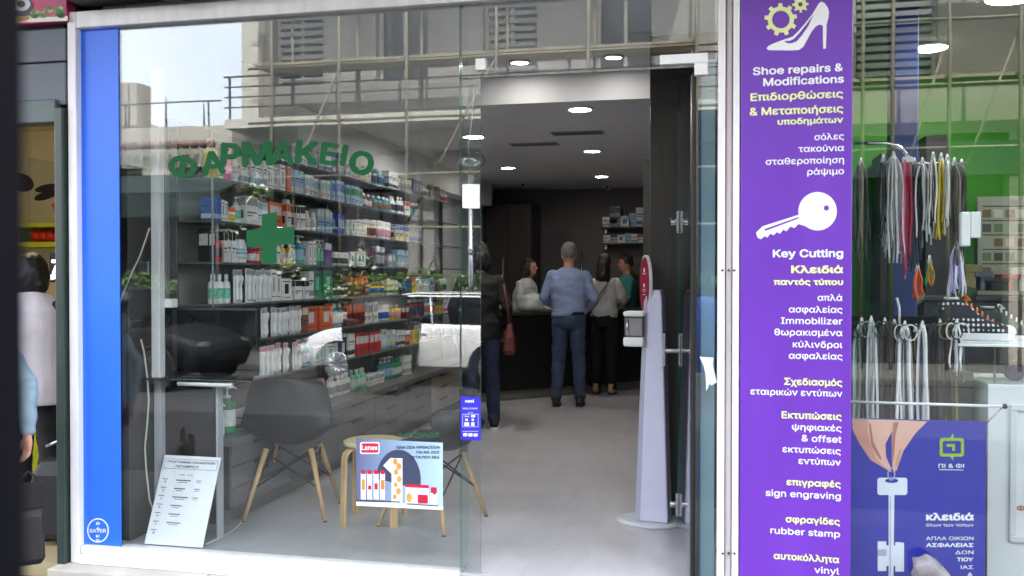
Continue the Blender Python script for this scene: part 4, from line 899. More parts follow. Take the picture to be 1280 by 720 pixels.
# ================================================================== PURPLE SIGN
PUR = M("purple_print", (105, 53, 174), 0.36, var=.10, scale=1.6, stretch=(3, 3, .7), bump=.02)
psn = thing("purple_sign", "tall purple key and shoe repair sign with white and yellow Greek lettering", "sign")
x0 = PY(925.5, 300, -.05).x; x1 = PY(1065, 300, -.05).x; yS = -.05
MB().box((x0, yS, -.12), (x1, .03, 3.2)).build("board", PUR, psn, .004)
LIME = plain((232, 240, 168), .45)
fn = on(yS - .0015)
wt = MB(); yt = MB(); fn0 = fn
for s, a, b, v, bold, k, h in (("Shoe repairs &", 941, 1054, 88.5, .022, 0, 13), ("Modifications", 954, 1055, 103, .022, 0, 13), ("Επιδιορθώσεις", 938, 1054, 121.5, .022, 1, 13), ("& Μεταποιήσεις", 937, 1054, 140, .022, 1, 13), ("υποδημάτων", 972, 1054, 153, .022, 1, 10.5),
        ("σόλες", 1018, 1055, 174, .010, 0, 11.3), ("τακούνια", 998, 1055, 188.5, .010, 0, 11.3), ("σταθεροποίηση", 957, 1055, 203.5, .010, 0, 11.3), ("ράψιμο", 1009, 1055, 217.5, .010, 0, 11.3),
        ("Key Cutting", 966, 1054, 321, .022, 0, 13), ("Κλειδιά", 989, 1054, 341, .028, 1, 12.5), ("παντός τύπου", 967, 1054, 356, .026, 1, 10),
        ("απλά", 1022, 1053, 376, .010, 0, 11.3), ("ασφαλείας", 986, 1053, 391, .010, 0, 11.3), ("Immobilizer", 976, 1053, 405.5, .010, 0, 11.3), ("θωρακισμένα", 968, 1053, 420, .010, 0, 11.3), ("κύλινδροι", 991, 1053, 435, .010, 0, 11.3), ("ασφαλείας", 986, 1053, 449.5, .010, 0, 11.3),
        ("Σχεδιασμός", 980, 1053, 482.5, .02, 1, 11.8), ("εταιρικών εντύπων", 938, 1053, 496, .010, 0, 11.3), ("Εκτυπώσεις", 977, 1052, 525, .02, 1, 11.8), ("ψηφιακές", 990, 1052, 539.5, .011, 0, 11.3), ("& offset", 1002, 1052, 553.5, .011, 0, 11.3), ("εκτυπώσεις", 978, 1051, 568, .011, 0, 11.3), ("εντύπων", 998, 1051, 582, .011, 0, 11.3),
        ("επιγραφές", 983, 1051, 609.5, .02, 1, 11.3), ("sign engraving", 957, 1051, 624.5, .010, 0, 11.3), ("σφραγίδες", 982, 1050, 656.5, .02, 1, 11.3), ("rubber stamp", 963, 1050, 672, .010, 0, 11.3), ("αυτοκόλλητα", 967, 1049, 704, .02, 1, 11.3), ("vinyl", 1018, 1049, 718.5, .010, 0, 11.3)):
    lm = MB(); put_text(lm, s, lambda u, v_, v0=v: fn(u, v_ + (345 - v0) / 5500.0 * (1054 - u)), a, b, v, bold, h=h); lm.build("text_line", LIME if k else PW, psn)
def icon(p): return (930 + p[0] / 5.536, p[1] / 5.536)
shoe = [(155, 335), (170, 318), (200, 302), (280, 272), (335, 255), (370, 222), (420, 165), (470, 102), (505, 45), (520, 20), (540, 11), (562, 25), (582, 55), (588, 82), (585, 120), (572, 170), (570, 250), (566, 335), (548, 338), (546, 250), (546, 178), (525, 170), (500, 180), (470, 215), (440, 270), (412, 322), (382, 345), (330, 349), (170, 347)]
shape(wt, [icon(p) for p in shoe], fn)
wt.build("shoe_icon", PW, psn); wt = MB()
kc = (1022, 264); hole = (1033, 260)
ringshape(wt, arcpts(*kc, 24, 24, 36), arcpts(*hole, 3.4, 3.4, 36), fn)
blade = [(1004, 254), (1000, 268), (953, 283), (945, 291), (947, 297), (951, 299), (956, 295), (959, 297), (963, 292), (967, 294), (971, 290), (975, 292), (979, 287), (983, 289), (988, 283), (993, 285), (998, 280), (1008, 283)]
shape(wt, blade, on(yS - .0016))
wt.build("key_icon", PW, psn)
def gear(c, ro, rt_, ri, n, a0):
    out = []
    for i in range(n):
        for f, r in ((0, ro), (.3, ro), (.38, rt_), (.72, rt_), (.8, ro)): t = 2 * math.pi * (i + f) / n + a0; out.append((c[0] + r * math.cos(t), c[1] + r * math.sin(t)))
    inn = [(c[0] + ri * math.cos(2 * math.pi * i / len(out) + a0), c[1] + ri * math.sin(2 * math.pi * i / len(out) + a0)) for i in range(len(out))]
    return out, inn
o_, i_ = gear(icon((255, 135)), 16.4, 20.6, 11, 9, .1); ringshape(yt, o_, i_, fn)
yt.build("gear_icon", LIME, psn); yt = MB()
o_, i_ = gear(icon((390, 30)), 7.6, 10.4, 2.8, 8, .3); ringshape(yt, o_, i_, fn)
yt.build("gear_icon", LIME, psn)
mb = MB(); shape(mb, [icon(p) for p in ((277, 284), (318, 282), (345, 268), (380, 232), (430, 170), (482, 98), (445, 180), (400, 245), (365, 285), (330, 299), (300, 299))], on(yS - .0025)); shape(mb, [(997, 271.5), (1000, 272.5), (957, 288.5), (955, 286.5)], on(yS - .0025)); mb.build("icon_cutout", PUR, psn)

# ================================================================== RIGHT SHOP (KEYS AND SHOE REPAIR)
x2 = PY(1065, 400, 0).x
ks = thing("key_shop_window", "clear glass window of the green walled key and shoe repair shop", "shopfront")
pane("pane", x2 - .05, 3.6, -.12, 3.1, 0.0, .008, ks)
mb = MB(); mb.box((x2 - .06, -.03, -.26), (3.6, .06, -.121)); mb.build("bottom_rail", ALU, ks, .004)
GW = M("vivid_green_wall", (52, 140, 16), 0.6, var=.05, scale=1)
struct(MB().box((.43, -.02, -.26), (4.4, 3.4, -.10)).build("key_shop_floor", plain((110, 108, 106), .5)))
struct(MB().box((.44, 2.6, -.10), (4.4, 2.7, 3.1)).build("key_shop_back_wall", GW))
struct(MB().box((.43, .15, -.10), (.45, 2.6, 3.1)).build("key_shop_side_wall", GW))
zc = 2.8
struct(MB().box((.45, .12, zc), (4.4, 2.6, zc + .1)).build("key_shop_ceiling", M("ceiling_grey_green", (120, 130, 120), .8, var=.05)))
struct(MB().box((.45, .05, zc + .101), (4.4, .14, 3.1)).build("key_shop_bulkhead", plain((90, 94, 92), .7)))
def lamp2(u, v, r, label):
    p = PZ(u, v, zc - .02); t = thing("ceiling_lamp", label, "ceiling lamp", (p.x, p.y, zc), 0, "round ceiling lamps in the key shop")
    mb = MB(); mb.lathe([(r * 1.05, -.001), (r * 1.05, -.012), (r, -.014)], n=28); local(mb.build("rim", WHITE), t); mb = MB(); mb.lathe([(r, -.0145), (r * .9, -.018), (.001, -.02)], n=28); local(mb.build("diffuser", M("shop_lamp", (255, 252, 244), .5, var=0, emit=13.0)), t)
lamp2(1163, 62, .095, "bright round ceiling lamp nearest the glass in the middle of the key shop")
lamp2(1185, 132, .085, "smaller round ceiling lamp deeper in the key shop before the green wall")
lamp2(1074, 138, .085, "round ceiling lamp at the left edge of the key shop beside the purple sign")
lamp2(1268, -2, .13, "largest ceiling lamp cut off by the top right corner")
col = box("blue_column", (PY(1117, 200, .9).x, .9, -.1), (PY(1148, 200, .9).x, 1.1, zc), M("deep_blue_column", (38, 58, 120), .5, var=.15), None, .006); tag(col, "deep blue square column inside the key shop", "column")
kcab = thing("black_shelving", "tall black shelving unit before the green wall of the key shop", "shelving")
for a, b, v0, v1 in ((1100, 1150, 190, 345), (1156, 1186, 168, 430), (1187, 1206, 205, 430)):
    p = PY(a, v1, 2.2); q = PY(b, v0, 2.2); MB().box((p.x, 2.2, -.1), (q.x, 2.55, q.z)).build("cabinet", plain((26, 26, 28), .5, var=.15), kcab, .004)
# price board on the wall
pb = thing("sample_board", "pale printed sample board with colour patches on the green wall at right", "board")
y = 2.45; MB().prism([PY(u, v, y) for u, v in ((1222, 246), (1330, 244), (1330, 372), (1222, 370))], (0, 1, 0), .02).build("board", plain((150, 158, 142), .5, var=.15), pb, weld=False)
mb = MB(); fn = on(y - .0015)
for r in range(6):
    for c in range(7):
        if (r * 7 + c) % 5 == 4: continue
        u = 1228 + c * 14.5; v = 262 + r * 18; shape(mb, [(u, v), (u + 11, v), (u + 11, v + 10), (u, v + 10)], fn, (r * 3 + c * 2) % 4)
mb.build("patches", [plain((110, 90, 60), .5), plain((90, 120, 80), .5), plain((190, 190, 180), .5), plain((70, 74, 70), .5)], pb)
mb = MB()
for r in range(6): shape(mb, [(1228, 257 + r * 18), (1300, 257 + r * 18), (1300, 258.4 + r * 18), (1228, 258.4 + r * 18)], fn)
mb.build("captions", plain((60, 64, 58), .5), pb)
bb = thing("work_bench", "dark work bench along the green wall behind the sneakers", "bench"); p = PY(1240, 375, 2.2)
MB().box((PY(1150, 380, 2.0).x, 1.9, -.1), (4.3, 2.4, p.z)).build("carcass", plain((38, 36, 40), .5), bb, .005); MB().box((PY(1150, 380, 2.0).x - .02, 1.87, p.z + .001), (4.32, 2.42, p.z + .03)).build("bench_top", plain((52, 50, 54), .4), bb, .004)
# white alarm box on the glass
wa = thing("alarm_box", "white plastic sensor box fixed to the key shop glass", "sensor"); a = PY(1200, 308, .03); b = PY(1225, 265, .03)
MB().box((a.x, .012, a.z), (b.x - .04, .05, b.z)).build("housing", WHITE, wa, .006); MB().box((b.x - .039, .012, a.z + .035), (b.x, .04, b.z - .0)).build("side_module", WHITE, wa, .004)
p = PY(1216, 284, .038); mb = MB(); mb.cyl((p.x, .039, p.z), (p.x, .036, p.z), .009); mb.build("dial", STEEL, wa)
# chrome rail with upper laces
rl = thing("chrome_rail", "bent chrome rail holding shoe laces at the top left of the key shop window", "rail"); yr = .35
mb = MB(); mb.tube([PY(1040, 180, yr), PY(1108, 179, yr), PY(1121, 182, yr), PY(1130, 188, yr), PY(1135, 196, yr)], .009, 10); mb.build("tube", M("chrome", (220, 220, 224), .08, metal=1.0, var=0), rl)
mb = MB(); a = PY(1108, 205, yr); b = PY(1208, 204, yr); mb.tube([a, b], .005, 8); mb.build("cross_bar", STEEL, rl); p = PY(1135, 200, yr); mb = MB(); mb.box((p.x - .025, yr - .012, p.z - .012), (p.x + .02, yr + .012, p.z + .015)); mb.build("bracket", WHITE, rl, .004)
def laces(u0, u1, v0, v1, cols_, label, y=.35, n=10, r=.0054, loop=False, seed=0, rag=.25):
    n = int(n * 1.7)
    if v1 >= 560: n = int(n * 1.2); r *= 1.75
    rd = random.Random(seed); t = thing("lace_bundle", label, "laces")
    for i in range(n):
        u = u0 + (u1 - u0) * (i + .5) / n + rd.uniform(-1.5, 1.5); uc = (u0 + u1) / 2; ve = v1 - rd.random() * rag * (v1 - v0); yy = y + rd.uniform(-.04, .04)
        pts = [PY(uc + (u - uc) * .25, v0, y), PY(uc + (u - uc) * .8, v0 + 10, yy)]
        ph = rd.uniform(0, 6); K = 8
        for k in range(1, K + 1): f = k / K; pts.append(PY(u + math.sin(f * 5 + ph) * 2.2 * f + (u - uc) * .25 * f, v0 + 10 + (ve - v0 - 10) * f, yy))
        mb = MB(); mb.tube(pts, r * rd.uniform(.8, 1.3), 6, flat=.55); mb.build("lace", plain(cols_[i % len(cols_)], .7, var=.15), t)
    mb = MB(); mb.tube([PY((u0 + u1) / 2 - 2, v0 + 3, y - .01), PY((u0 + u1) / 2, v0 - 6, y), PY((u0 + u1) / 2 + 2, v0 + 3, y + .01)], .006, 8); mb.build("tie", plain((225, 225, 222), .6), t)
    if loop:
        for k in range(3): mb = MB(); c = (u0 + u1) / 2 + (k - 1) * 7; mb.tube([PY(c + 6 * math.cos(a) * (1 + .2 * k), v0 + 8 + 10 * math.sin(a), y - .05 - .01 * k) for a in [2 * math.pi * i / 16 for i in range(17)]], .0045, 6, flat=.6); mb.build("lace_loop", plain(cols_[k % len(cols_)], .7), t)
    return t
W_, K_, G_ = (246, 246, 248), (30, 28, 28), (120, 112, 100)
laces(1106, 1128, 196, 330, [W_, W_, (206, 210, 220)], "thick white shoe lace bundle at the end of the chrome rail", n=14, seed=1)
laces(1127, 1140, 198, 350, [(214, 70, 110), (230, 120, 150), (170, 50, 60)], "pink shoe lace bundle beside the white laces", n=7, seed=2)
laces(1146, 1160, 204, 312, [W_, (180, 184, 190), K_], "white and grey shoe laces just right of the blue column", n=8, seed=3)
laces(1161, 1172, 197, 300, [W_, (60, 60, 60), W_], "white shoe laces left of the yellow ones", n=7, seed=4)
laces(1170, 1183, 198, 300, [(226, 200, 40), (226, 210, 60), W_], "bright yellow shoe laces hanging on the upper bar", n=7, seed=5)
laces(1186, 1200, 204, 350, [G_, (150, 146, 132), (90, 84, 70)], "grey brown shoe laces at the right end of the upper bar", n=9, seed=6)
laces(1188, 1203, 308, 372, [(210, 206, 240), W_, (170, 160, 220)], "short pale lilac laces hanging below the grey ones", n=8, seed=7, y=.33)
laces(1068, 1084, 204, 330, [(70, 70, 70), (96, 92, 90), K_], "dark grey shoe laces hanging beside the purple sign", n=7, seed=8)
laces(1142, 1152, 336, 378, [(220, 70, 30), (230, 110, 40)], "short orange red laces in the middle of the window", n=5, seed=9, y=.4)
laces(1158, 1166, 326, 362, [(70, 190, 70), (230, 140, 40)], "short green and orange laces in the middle of the window", n=4, seed=10, y=.4)
laces(1100, 1108, 200, 300, [K_, (60, 56, 60), W_], "black and white laces at the left end of the upper bar", n=6, seed=31)
laces(1139, 1147, 204, 340, [(40, 44, 70), K_], "dark navy laces between the pink and the white ones", n=6, seed=32, y=.38)
laces(1180, 1188, 200, 290, [W_, (200, 204, 210)], "white laces right of the yellow laces", n=6, seed=33)
laces(1196, 1208, 206, 300, [(70, 66, 60), K_, (110, 104, 96)], "dark taupe laces at the far right of the upper bar", n=7, seed=34, y=.38)
# goods on the work bench and boxes
for i, (u, w_, h_, c_, lb_) in enumerate(((1228, .10, .12, (70, 80, 90), "slate"), (1244, .14, .08, (30, 30, 34), "black"), (1262, .10, .10, (150, 60, 50), "red"), (1276, .12, .14, (190, 190, 186), "white"), (1215, .09, .16, (120, 110, 60), "olive"))):
    p = PY(u, 380, 2.05); o = MB().box((-w_ / 2, -.08, 0), (w_ / 2, .08, h_)).box((-w_ / 2 - .004, -.084, h_ * .72), (w_ / 2 + .004, .084, h_ + .004)).build("storage_box", plain(c_, .5, var=.2), bevel=.004); o.location = (p.x, 2.1, bb.children[0].bound_box[1][2] + .031)
    tag(o, f"small {lb_} storage box on the dark work bench under the sample board", "box")
# lower bar and laces
lb = thing("lace_bar", "dark bar carrying the lower row of dark shoe laces", "rail"); mb = MB(); mb.tube([PY(1052, 406, .3), PY(1200, 408, .3)], .007, 8); mb.build("tube", BLACK, lb); mb = MB(); mb.tube([PY(1124, 405, .3), PY(1124, 385, .3), PY(1121, 372, .3)], .006, 8); mb.build("hook", WHITE, lb)
laces(1066, 1088, 404, 560, [(46, 44, 44), K_, (150, 170, 164)], "black and grey green laces at the left end of the lower bar", y=.3, n=10, seed=11, loop=True, rag=.1)
laces(1082, 1096, 402, 560, [(206, 216, 222), (150, 156, 160), W_], "pale blue white laces in the lower row", y=.28, n=6, seed=12, rag=.1)
laces(1094, 1118, 404, 560, [(92, 84, 78), K_, (70, 62, 58), (120, 110, 104)], "dark brown shoe laces left of the patterned white ones", y=.31, n=13, seed=13, loop=True, rag=.1)
laces(1122, 1140, 408, 560, [W_, (70, 70, 76), W_, (140, 140, 150)], "white and black patterned laces in the middle of the lower row", y=.27, n=10, seed=14, loop=True, rag=.05)
laces(1141, 1149, 412, 490, [(226, 206, 40), K_], "yellow lace hanging among black laces in the lower row", y=.3, n=4, seed=15)
laces(1148, 1158, 408, 560, [W_, (120, 116, 180), W_], "white violet striped laces right of the yellow lace", y=.27, n=5, seed=16, rag=.05)
laces(1112, 1124, 406, 560, [(40, 32, 30), K_, (60, 50, 46)], "nearly black brown laces between the dark brown and the patterned white ones", y=.32, n=8, seed=41, rag=.05)
laces(1158, 1192, 406, 560, [(60, 50, 46), (44, 36, 34), (130, 120, 50), (70, 60, 54)], "long brown and olive laces at the right end of the lower bar", y=.31, n=18, seed=17, loop=True, rag=.05)
laces(1190, 1202, 406, 470, [W_, K_, W_], "short white and black striped laces at the end of the lower bar", y=.28, n=6, seed=18, loop=True)
# back board behind the laces
tag(box("dark_backboard", (x2 + .0, .55, -.1), (PY(1196, 450, .55).x, .57, PY(1100, 395, .55).z), plain((16, 14, 14), .8, var=.2, spec=.2), None, .003), "dark board standing behind the lower row of laces", "board")
# white rod
wr = thing("white_rod", "thin white horizontal rod across the key shop window above the blue poster", "rod"); mb = MB(); mb.tube([PY(1055, 502, .1), PY(1256, 508, .1)], .0065, 8); mb.build("tube", WHITE, wr)
mb = MB(); mb.tube([PY(1254, 508, .1), PY(1233, 529, .08)], .003, 6); mb.build("wire", STEEL, wr); p = PY(1256, 508, .1); mb = MB(); mb.ell(p, (.012, .012, .012), 10, 6); mb.build("end_cap", BLACK, wr)
# blue poster with hand and key
bpo = thing("key_poster", "blue poster of fingers holding a white key in the key shop window", "poster"); yb = .03
fn = on(yb); MB().prism([fn(*p) for p in ((1050, 522), (1233, 527), (1231, 760), (1050, 760))], (0, 1, 0), .003).build("sheet", M("royal_blue_print", (50, 52, 164), .3, var=.08, scale=1.2), bpo, weld=False)
def z8(p): return (1050 + p[0] / 2.4, 420 + p[1] / 2.4)
SK = [plain((226, 176, 158), .5, var=.06), plain((206, 146, 130), .5, var=.06), plain((176, 112, 102), .5, var=.06)]
mb = MB()
shape(mb, [z8(p) for p in ((36, 247), (92, 250), (96, 300), (118, 345), (150, 392), (155, 408), (132, 396), (92, 372), (58, 322), (38, 280))], on(yb - .001), 1)
shape(mb, [z8(p) for p in ((84, 250), (165, 252), (156, 285), (136, 325), (138, 362), (154, 398), (150, 408), (112, 372), (92, 330), (82, 285))], on(yb - .0018), 0)
shape(mb, [z8(p) for p in ((160, 252), (262, 256), (226, 292), (190, 345), (170, 402), (160, 410), (156, 380), (154, 325), (156, 285))], on(yb - .0014), 0)
shape(mb, [z8(p) for p in ((160, 260), (176, 258), (166, 300), (163, 350), (158, 385), (154, 330))], on(yb - .0026), 2)
shape(mb, [z8(p) for p in ((86, 262), (92, 262), (100, 318), (126, 368), (120, 372), (94, 330))], on(yb - .0026), 2)
shape(mb, [z8(p) for p in ((176, 345), (186, 338), (176, 380), (166, 402), (166, 380))], on(yb - .0026), 1)
mb.build("hand_print", SK, bpo)
mb = MB(); fn = on(yb - .002)
ringshape(mb, [z8(p) for p in rrect(112, 425, 202, 477, 8, 5)], [z8((155 + 20 * math.cos(t), 434 + 7 * math.sin(t))) for t in [2 * math.pi * (i + .5) / 24 - math.pi / 2 for i in range(24)]], fn)
shape(mb, [z8(p) for p in ((146, 476), (163, 476), (160, 760), (146, 760))], on(yb - .003))
shape(mb, [z8(p) for p in ((113, 616), (139, 616), (139, 628), (166, 628), (166, 618), (192, 620), (192, 707), (166, 707), (166, 690), (139, 690), (139, 705), (113, 705))], fn)
mb.build("key_print", plain((222, 224, 238), .4), bpo)
mb = MB(); shape(mb, [z8(p) for p in ((113, 640), (139, 640), (139, 660), (113, 660))], on(yb - .0035)); shape(mb, [z8(p) for p in ((150, 480), (153, 480), (152, 760), (149, 760))], on(yb - .0042)); ringshape(mb, [z8((154 + 12 * math.cos(t), 414 + 20 * math.sin(t))) for t in [2 * math.pi * i / 20 for i in range(20)]], [z8((154 + 8.5 * math.cos(t), 414 + 16.5 * math.sin(t))) for t in [2 * math.pi * i / 20 for i in range(20)]], on(yb - .0042)); mb.build("key_shading_print", plain((168, 172, 200), .4), bpo)
mb = MB(); fn = on(yb - .001)
ringshape(mb, [z8(p) for p in rrect(299, 306, 372, 362, 9, 5)], [z8(p) for p in rrect(308, 315, 363, 353, 5, 5)], fn)
shape(mb, [z8(p) for p in ((330, 306), (340, 291), (340, 306))], fn); shape(mb, [z8(p) for p in ((330, 362), (340, 362), (340, 374))], fn); shape(mb, [z8(p) for p in ((320, 324), (345, 324), (345, 345), (337, 345), (337, 332), (320, 332))], fn)
mb.build("logo", plain((150, 190, 40), .4), bpo)
mb = MB(); fn = on(yb - .001)
for s, a, b, v, bo, h in (("ΠΙ & ΦΙ", 1173, 1205, 584.5, .01, 6.5), ("κλειδιά", 1157.5, 1217.5, 650, .035, 12), ("όλων των τύπων", 1157.5, 1217, 658, .006, 5.5), ("ΑΠΛΑ ΟΙΚΙΩΝ", 1157.5, 1217, 675, .008, 6), ("ΑΣΦΑΛΕΙΑΣ", 1157.5, 1217, 683.5, .03, 6.3), ("ΔΟΝ", 1194, 1217, 692.5, .008, 6), ("ΤΙΟΥ", 1196, 1216.5, 701.5, .03, 6.3), ("ΙΑΣ", 1201, 1216.5, 711, .008, 6), ("Α", 1209, 1216, 720.5, .03, 6.3)):
    put_text(mb, s, fn, a, b, v, bo, h=h)
shape(mb, [(1174, 586.6), (1204, 587), (1204, 587.8), (1174, 587.4)], fn)
mb.build("lettering", PW, bpo)
# white cabinet, glass case, shelf, sneakers
wc = thing("white_cabinet", "white cabinet with raised door panel at the right edge under the sneakers", "cabinet"); yw = .28
a = PY(1235, 480, yw); xw0 = a.x; zw = a.z
MB().box((xw0, yw, -.1), (xw0 + 1.0, yw + .5, zw)).build("carcass", plain((226, 228, 232), .35), wc, .004)
p = PY(1262, 505, yw); mb = MB()
for (q0, q1, s0, s1) in ((p.x, p.x + .5, p.z - .03, p.z), (p.x, p.x + .5, .22, .25), (p.x, p.x + .03, .251, p.z - .031), (p.x + .47, p.x + .5, .251, p.z - .031)): mb.box((q0, yw - .012, s0), (q1, yw - .0005, s1))
mb.build("panel_moulding", plain((216, 218, 222), .35), wc, .004)
p = PY(1278, 634, yw); mb = MB(); put_text(mb, "Φ", on(yw - .002), 1271, 1281, 638, .02, h=8); mb.build("red_mark", plain((190, 40, 40), .4), wc)
tag(box("grey_case", (PY(1192, 500, .5).x, .5, -.1), (xw0 - .004, .9, PY(1200, 466, .5).z), plain((120, 124, 128), .4), None, .004), "plain grey side case between the laces and the white cabinet", "case")
gc = thing("glass_case", "small glass display case on the white cabinet under the sneakers", "display case")
za = PY(1235, 432, .32).z
mb = MB()
for x_ in (xw0 - .1, xw0 + .03, xw0 + .5): mb.box((x_, .30, zw + .001), (x_ + .008, .31, za - .001))
mb.build("post", STEEL, gc); mb = MB(); mb.face([(xw0 - .1, .3, zw), (xw0 + .6, .3, zw), (xw0 + .6, .3, za), (xw0 - .1, .3, za)]); mb.build("front_glass", CASE, gc)
mb = MB(); x_ = PY(1193, 430, .30).x; mb.box((x_, .24, za), (xw0 + .8, .62, za + .012)); mb.build("top_plate", plain((236, 238, 240), .3), gc, .003)
tag(MB().box((x_ + .02, .26, za + .013), (x_ + .36, .5, za + .022)).build("paper_stack", plain((210, 212, 216), .5), bevel=.002), "stack of pale paper under the polka dot sneaker", "paper")
tp = thing("tape_roll", "dark blue tape roll inside the glass case", "tape", (PY(1268, 470, .45).x, .45, zw + .045)); mb = MB(); mb.lathe([(.028, -.02), (.045, -.02), (.045, .02), (.028, .02), (.028, -.02)], n=20, ax='Y'); local(mb.build("roll", plain((50, 50, 100), .4)), tp)
def polka():
    m = M("polka_canvas", (34, 32, 40), .75, var=.05); n = m.node_tree.nodes; l = m.node_tree.links; b = n["Principled BSDF"]
    vo = n.new("ShaderNodeTexVoronoi"); vo.inputs["Scale"].default_value = 52; vo.inputs["Randomness"].default_value = 0.1; tc = n.new("ShaderNodeTexCoord"); l.new(tc.outputs["Object"], vo.inputs["Vector"])
    lt_ = n.new("ShaderNodeMath"); lt_.operation = 'LESS_THAN'; lt_.inputs[1].default_value = .30; l.new(vo.outputs["Distance"], lt_.inputs[0])
    mx = n.new("ShaderNodeMixRGB"); l.new(lt_.outputs[0], mx.inputs[0]); mx.inputs[1].default_value = (*lin((34, 32, 40)), 1); mx.inputs[2].default_value = (.75, .74, .78, 1); l.new(mx.outputs[0], b.inputs["Base Color"]); return m
def sneaker(label, loc, rz, upper, lacec, liner):
    t = thing("sneaker", label, "shoe", loc, rz, "sneakers on the glass case")
    st_ = [(.0, .020, .045), (.02, .034, .058), (.05, .042, .066), (.10, .046, .082), (.135, .043, .105), (.165, .038, .135), (.20, .036, .150), (.24, .036, .155), (.27, .031, .150), (.285, .018, .135)]
    mb = MB(); rings = []
    for x, w_, h in st_: rings.append([Vector((x, w_ * (abs(math.cos(a)) ** .75 * (1 if math.cos(a) > 0 else -1)), .026 + (h - .026) * max(0, math.sin(a)) ** .7)) for a in [math.pi * i / 12 for i in range(13)]])
    mb.loft(rings, caps=True); local(mb.build("upper", upper), t)
    mb = MB(); base = [(x - (.006 if i == 0 else 0), w_ + .006) for i, (x, w_, h) in enumerate(st_)] + [(.292, .012)]
    out = [(x, w_) for x, w_ in base] + [(x, -w_) for x, w_ in reversed(base)]
    mb.prism([Vector((x, y_, 0)) for x, y_ in out], (0, 0, 1), .028); local(mb.build("sole", plain((228, 228, 230), .5), bevel=.004), t)
    mb = MB(); mb.ell((.012, 0, .034), (.03, .036, .024), 14, 8); local(mb.build("toe_cap", plain((226, 226, 228), .4)), t)
    mb = MB(); mb.lathe([(.026, 0), (.032, .004), (.03, .01), (.022, .006)], (.235, 0, .15), n=16); local(mb.build("ankle_lining", liner), t)
    for k in range(6):
        x = .065 + k * .021; h = .073 + k * .0145; mb = MB(); mb.tube([(x, -.03, h - .012), (x + .004, -.012, h + .004), (x + .008, .012, h + .004), (x + .012, .03, h - .012)], .0042, 6, flat=.6); local(mb.build("lace", lacec), t)
    for s in (-1, 1): mb = MB(); mb.tube([(.19, 0, .155), (.185, s * .03, .168), (.168, s * .045, .15), (.18, s * .02, .15)], .004, 6); local(mb.build("lace_bow", lacec), t)
    return t
OR = plain((230, 120, 40), .6)
p = PY(1262, 424, .36); o = sneaker("black polka dot high top sneaker with orange laces", (p.x, .33, za + .023), R(176), polka(), OR, plain((220, 220, 220), .7)); o.scale = (1.06, 1, 1.22)
p = PY(1300, 420, .42); sneaker("dark green high top sneaker with white laces behind the polka dot one", (p.x + .03, .46, za + .013), R(172), plain((40, 58, 56), .7), plain((225, 225, 225), .6), plain((180, 180, 180), .7))
# wrapped object bottom right
mbm = M("mesh_wrap", (120, 116, 120), .35, var=.5, scale=14)
o = lump("mesh_wrapped_bundle", (0, 0, 0), (.065, .05, .10), mbm, 21); p = PY(1178, 735, -.05); o.location = (p.x, -.06, p.z - .02); o.rotation_euler = (0, R(-35), 0)
tag(o, "crumpled silver grey wrapped bundle in front of the blue poster's lower edge", "bundle")
# inclined green bars, modelled in place of an awning's reflection
gi = thing("mirrored_awning_bars", "sloping dark green bars standing for a mirrored awning behind the lower laces", "counter"); mb = MB(); a = PY(1082, 420, .9); b = PY(1150, 372, 1.3); mb.tube([a, b], .03, 6); mb.build("rail", plain((86, 110, 90), .3), gi); mb = MB(); mb.tube([PY(1150, 425, .8), PY(1212, 366, 1.3)], .05, 4); mb.build("edge", plain((24, 54, 30), .3), gi)

# near pillar at the left edge of the picture
np_ = PY(13, 360, -3.72)
d = ray(5, 360); d = d / d.length
c = CAM + d * .62; t_ = thing("near_pillar", "dark out of focus pillar very near the camera at the left edge", "pillar", (0, 0, 0))
e1 = CAM + ray(3, 360).normalized() * .5; rv = Vector((math.cos(YAW), math.sin(YAW), 0)); fv = Vector((-math.sin(YAW), math.cos(YAW), 0))
mb = MB(); rings = []
for z in (.35, .9, 1.4, 1.9, 2.4):
    rings.append([Vector((e1.x, e1.y, z)) + rv * a + fv * b for a, b in ((0, 0), (-.03, -.02), (-.12, -.02), (-.12, .06), (-.03, .06), (0, .02))])
mb.loft(rings, smooth=False); o = mb.build("post", plain((4, 4, 9), .8, spec=.1), t_, .006)
mb = MB(); mb.box((e1.x - .14, e1.y - .05, -.262), (e1.x + .02, e1.y + .09, .349)); mb.build("post_base", BLACK, t_, .01)
# ================================================================== PEOPLE
def fuse(name, mb, voxel, mats, parent=None, smooth=3, wrinkle=0.0, wscale=(6, 6, 6), seed=0, paint=None, decim=None):
    """Grow overlapping closed shapes into ONE continuous surface."""
    me = bpy.data.meshes.new(name); bmesh.ops.recalc_face_normals(mb.bm, faces=mb.bm.faces); mb.bm.to_mesh(me); mb.bm.free()
    o = bpy.data.objects.new(name, me)
    r = o.modifiers.new("fuse", 'REMESH'); r.mode = 'VOXEL'; r.voxel_size = voxel; r.use_smooth_shade = True
    if smooth: s = o.modifiers.new("smooth", 'SMOOTH'); s.iterations = smooth; s.factor = .5
    me2 = evaluated(o); bpy.data.meshes.remove(me)
    me2.name = name
    if wrinkle:
        nrm = [v.normal.copy() for v in me2.vertices]
        for v, n_ in zip(me2.vertices, nrm):
            p = Vector((v.co.x * wscale[0], v.co.y * wscale[1], v.co.z * wscale[2])) + Vector((seed, seed * .7, 0))
            v.co += n_ * (noise.noise(p) + .5 * abs(noise.noise(p * 2.1))) * wrinkle
    me2.materials.clear()
    for m in (mats if isinstance(mats, (list, tuple)) else [mats]): me2.materials.append(m)
    for p in me2.polygons:
        p.use_smooth = True
        if paint: p.material_index = paint(p.center)
    o = bpy.data.objects.new(name, me2); COL.objects.link(o)
    if parent is not None: local(o, parent)
    return o
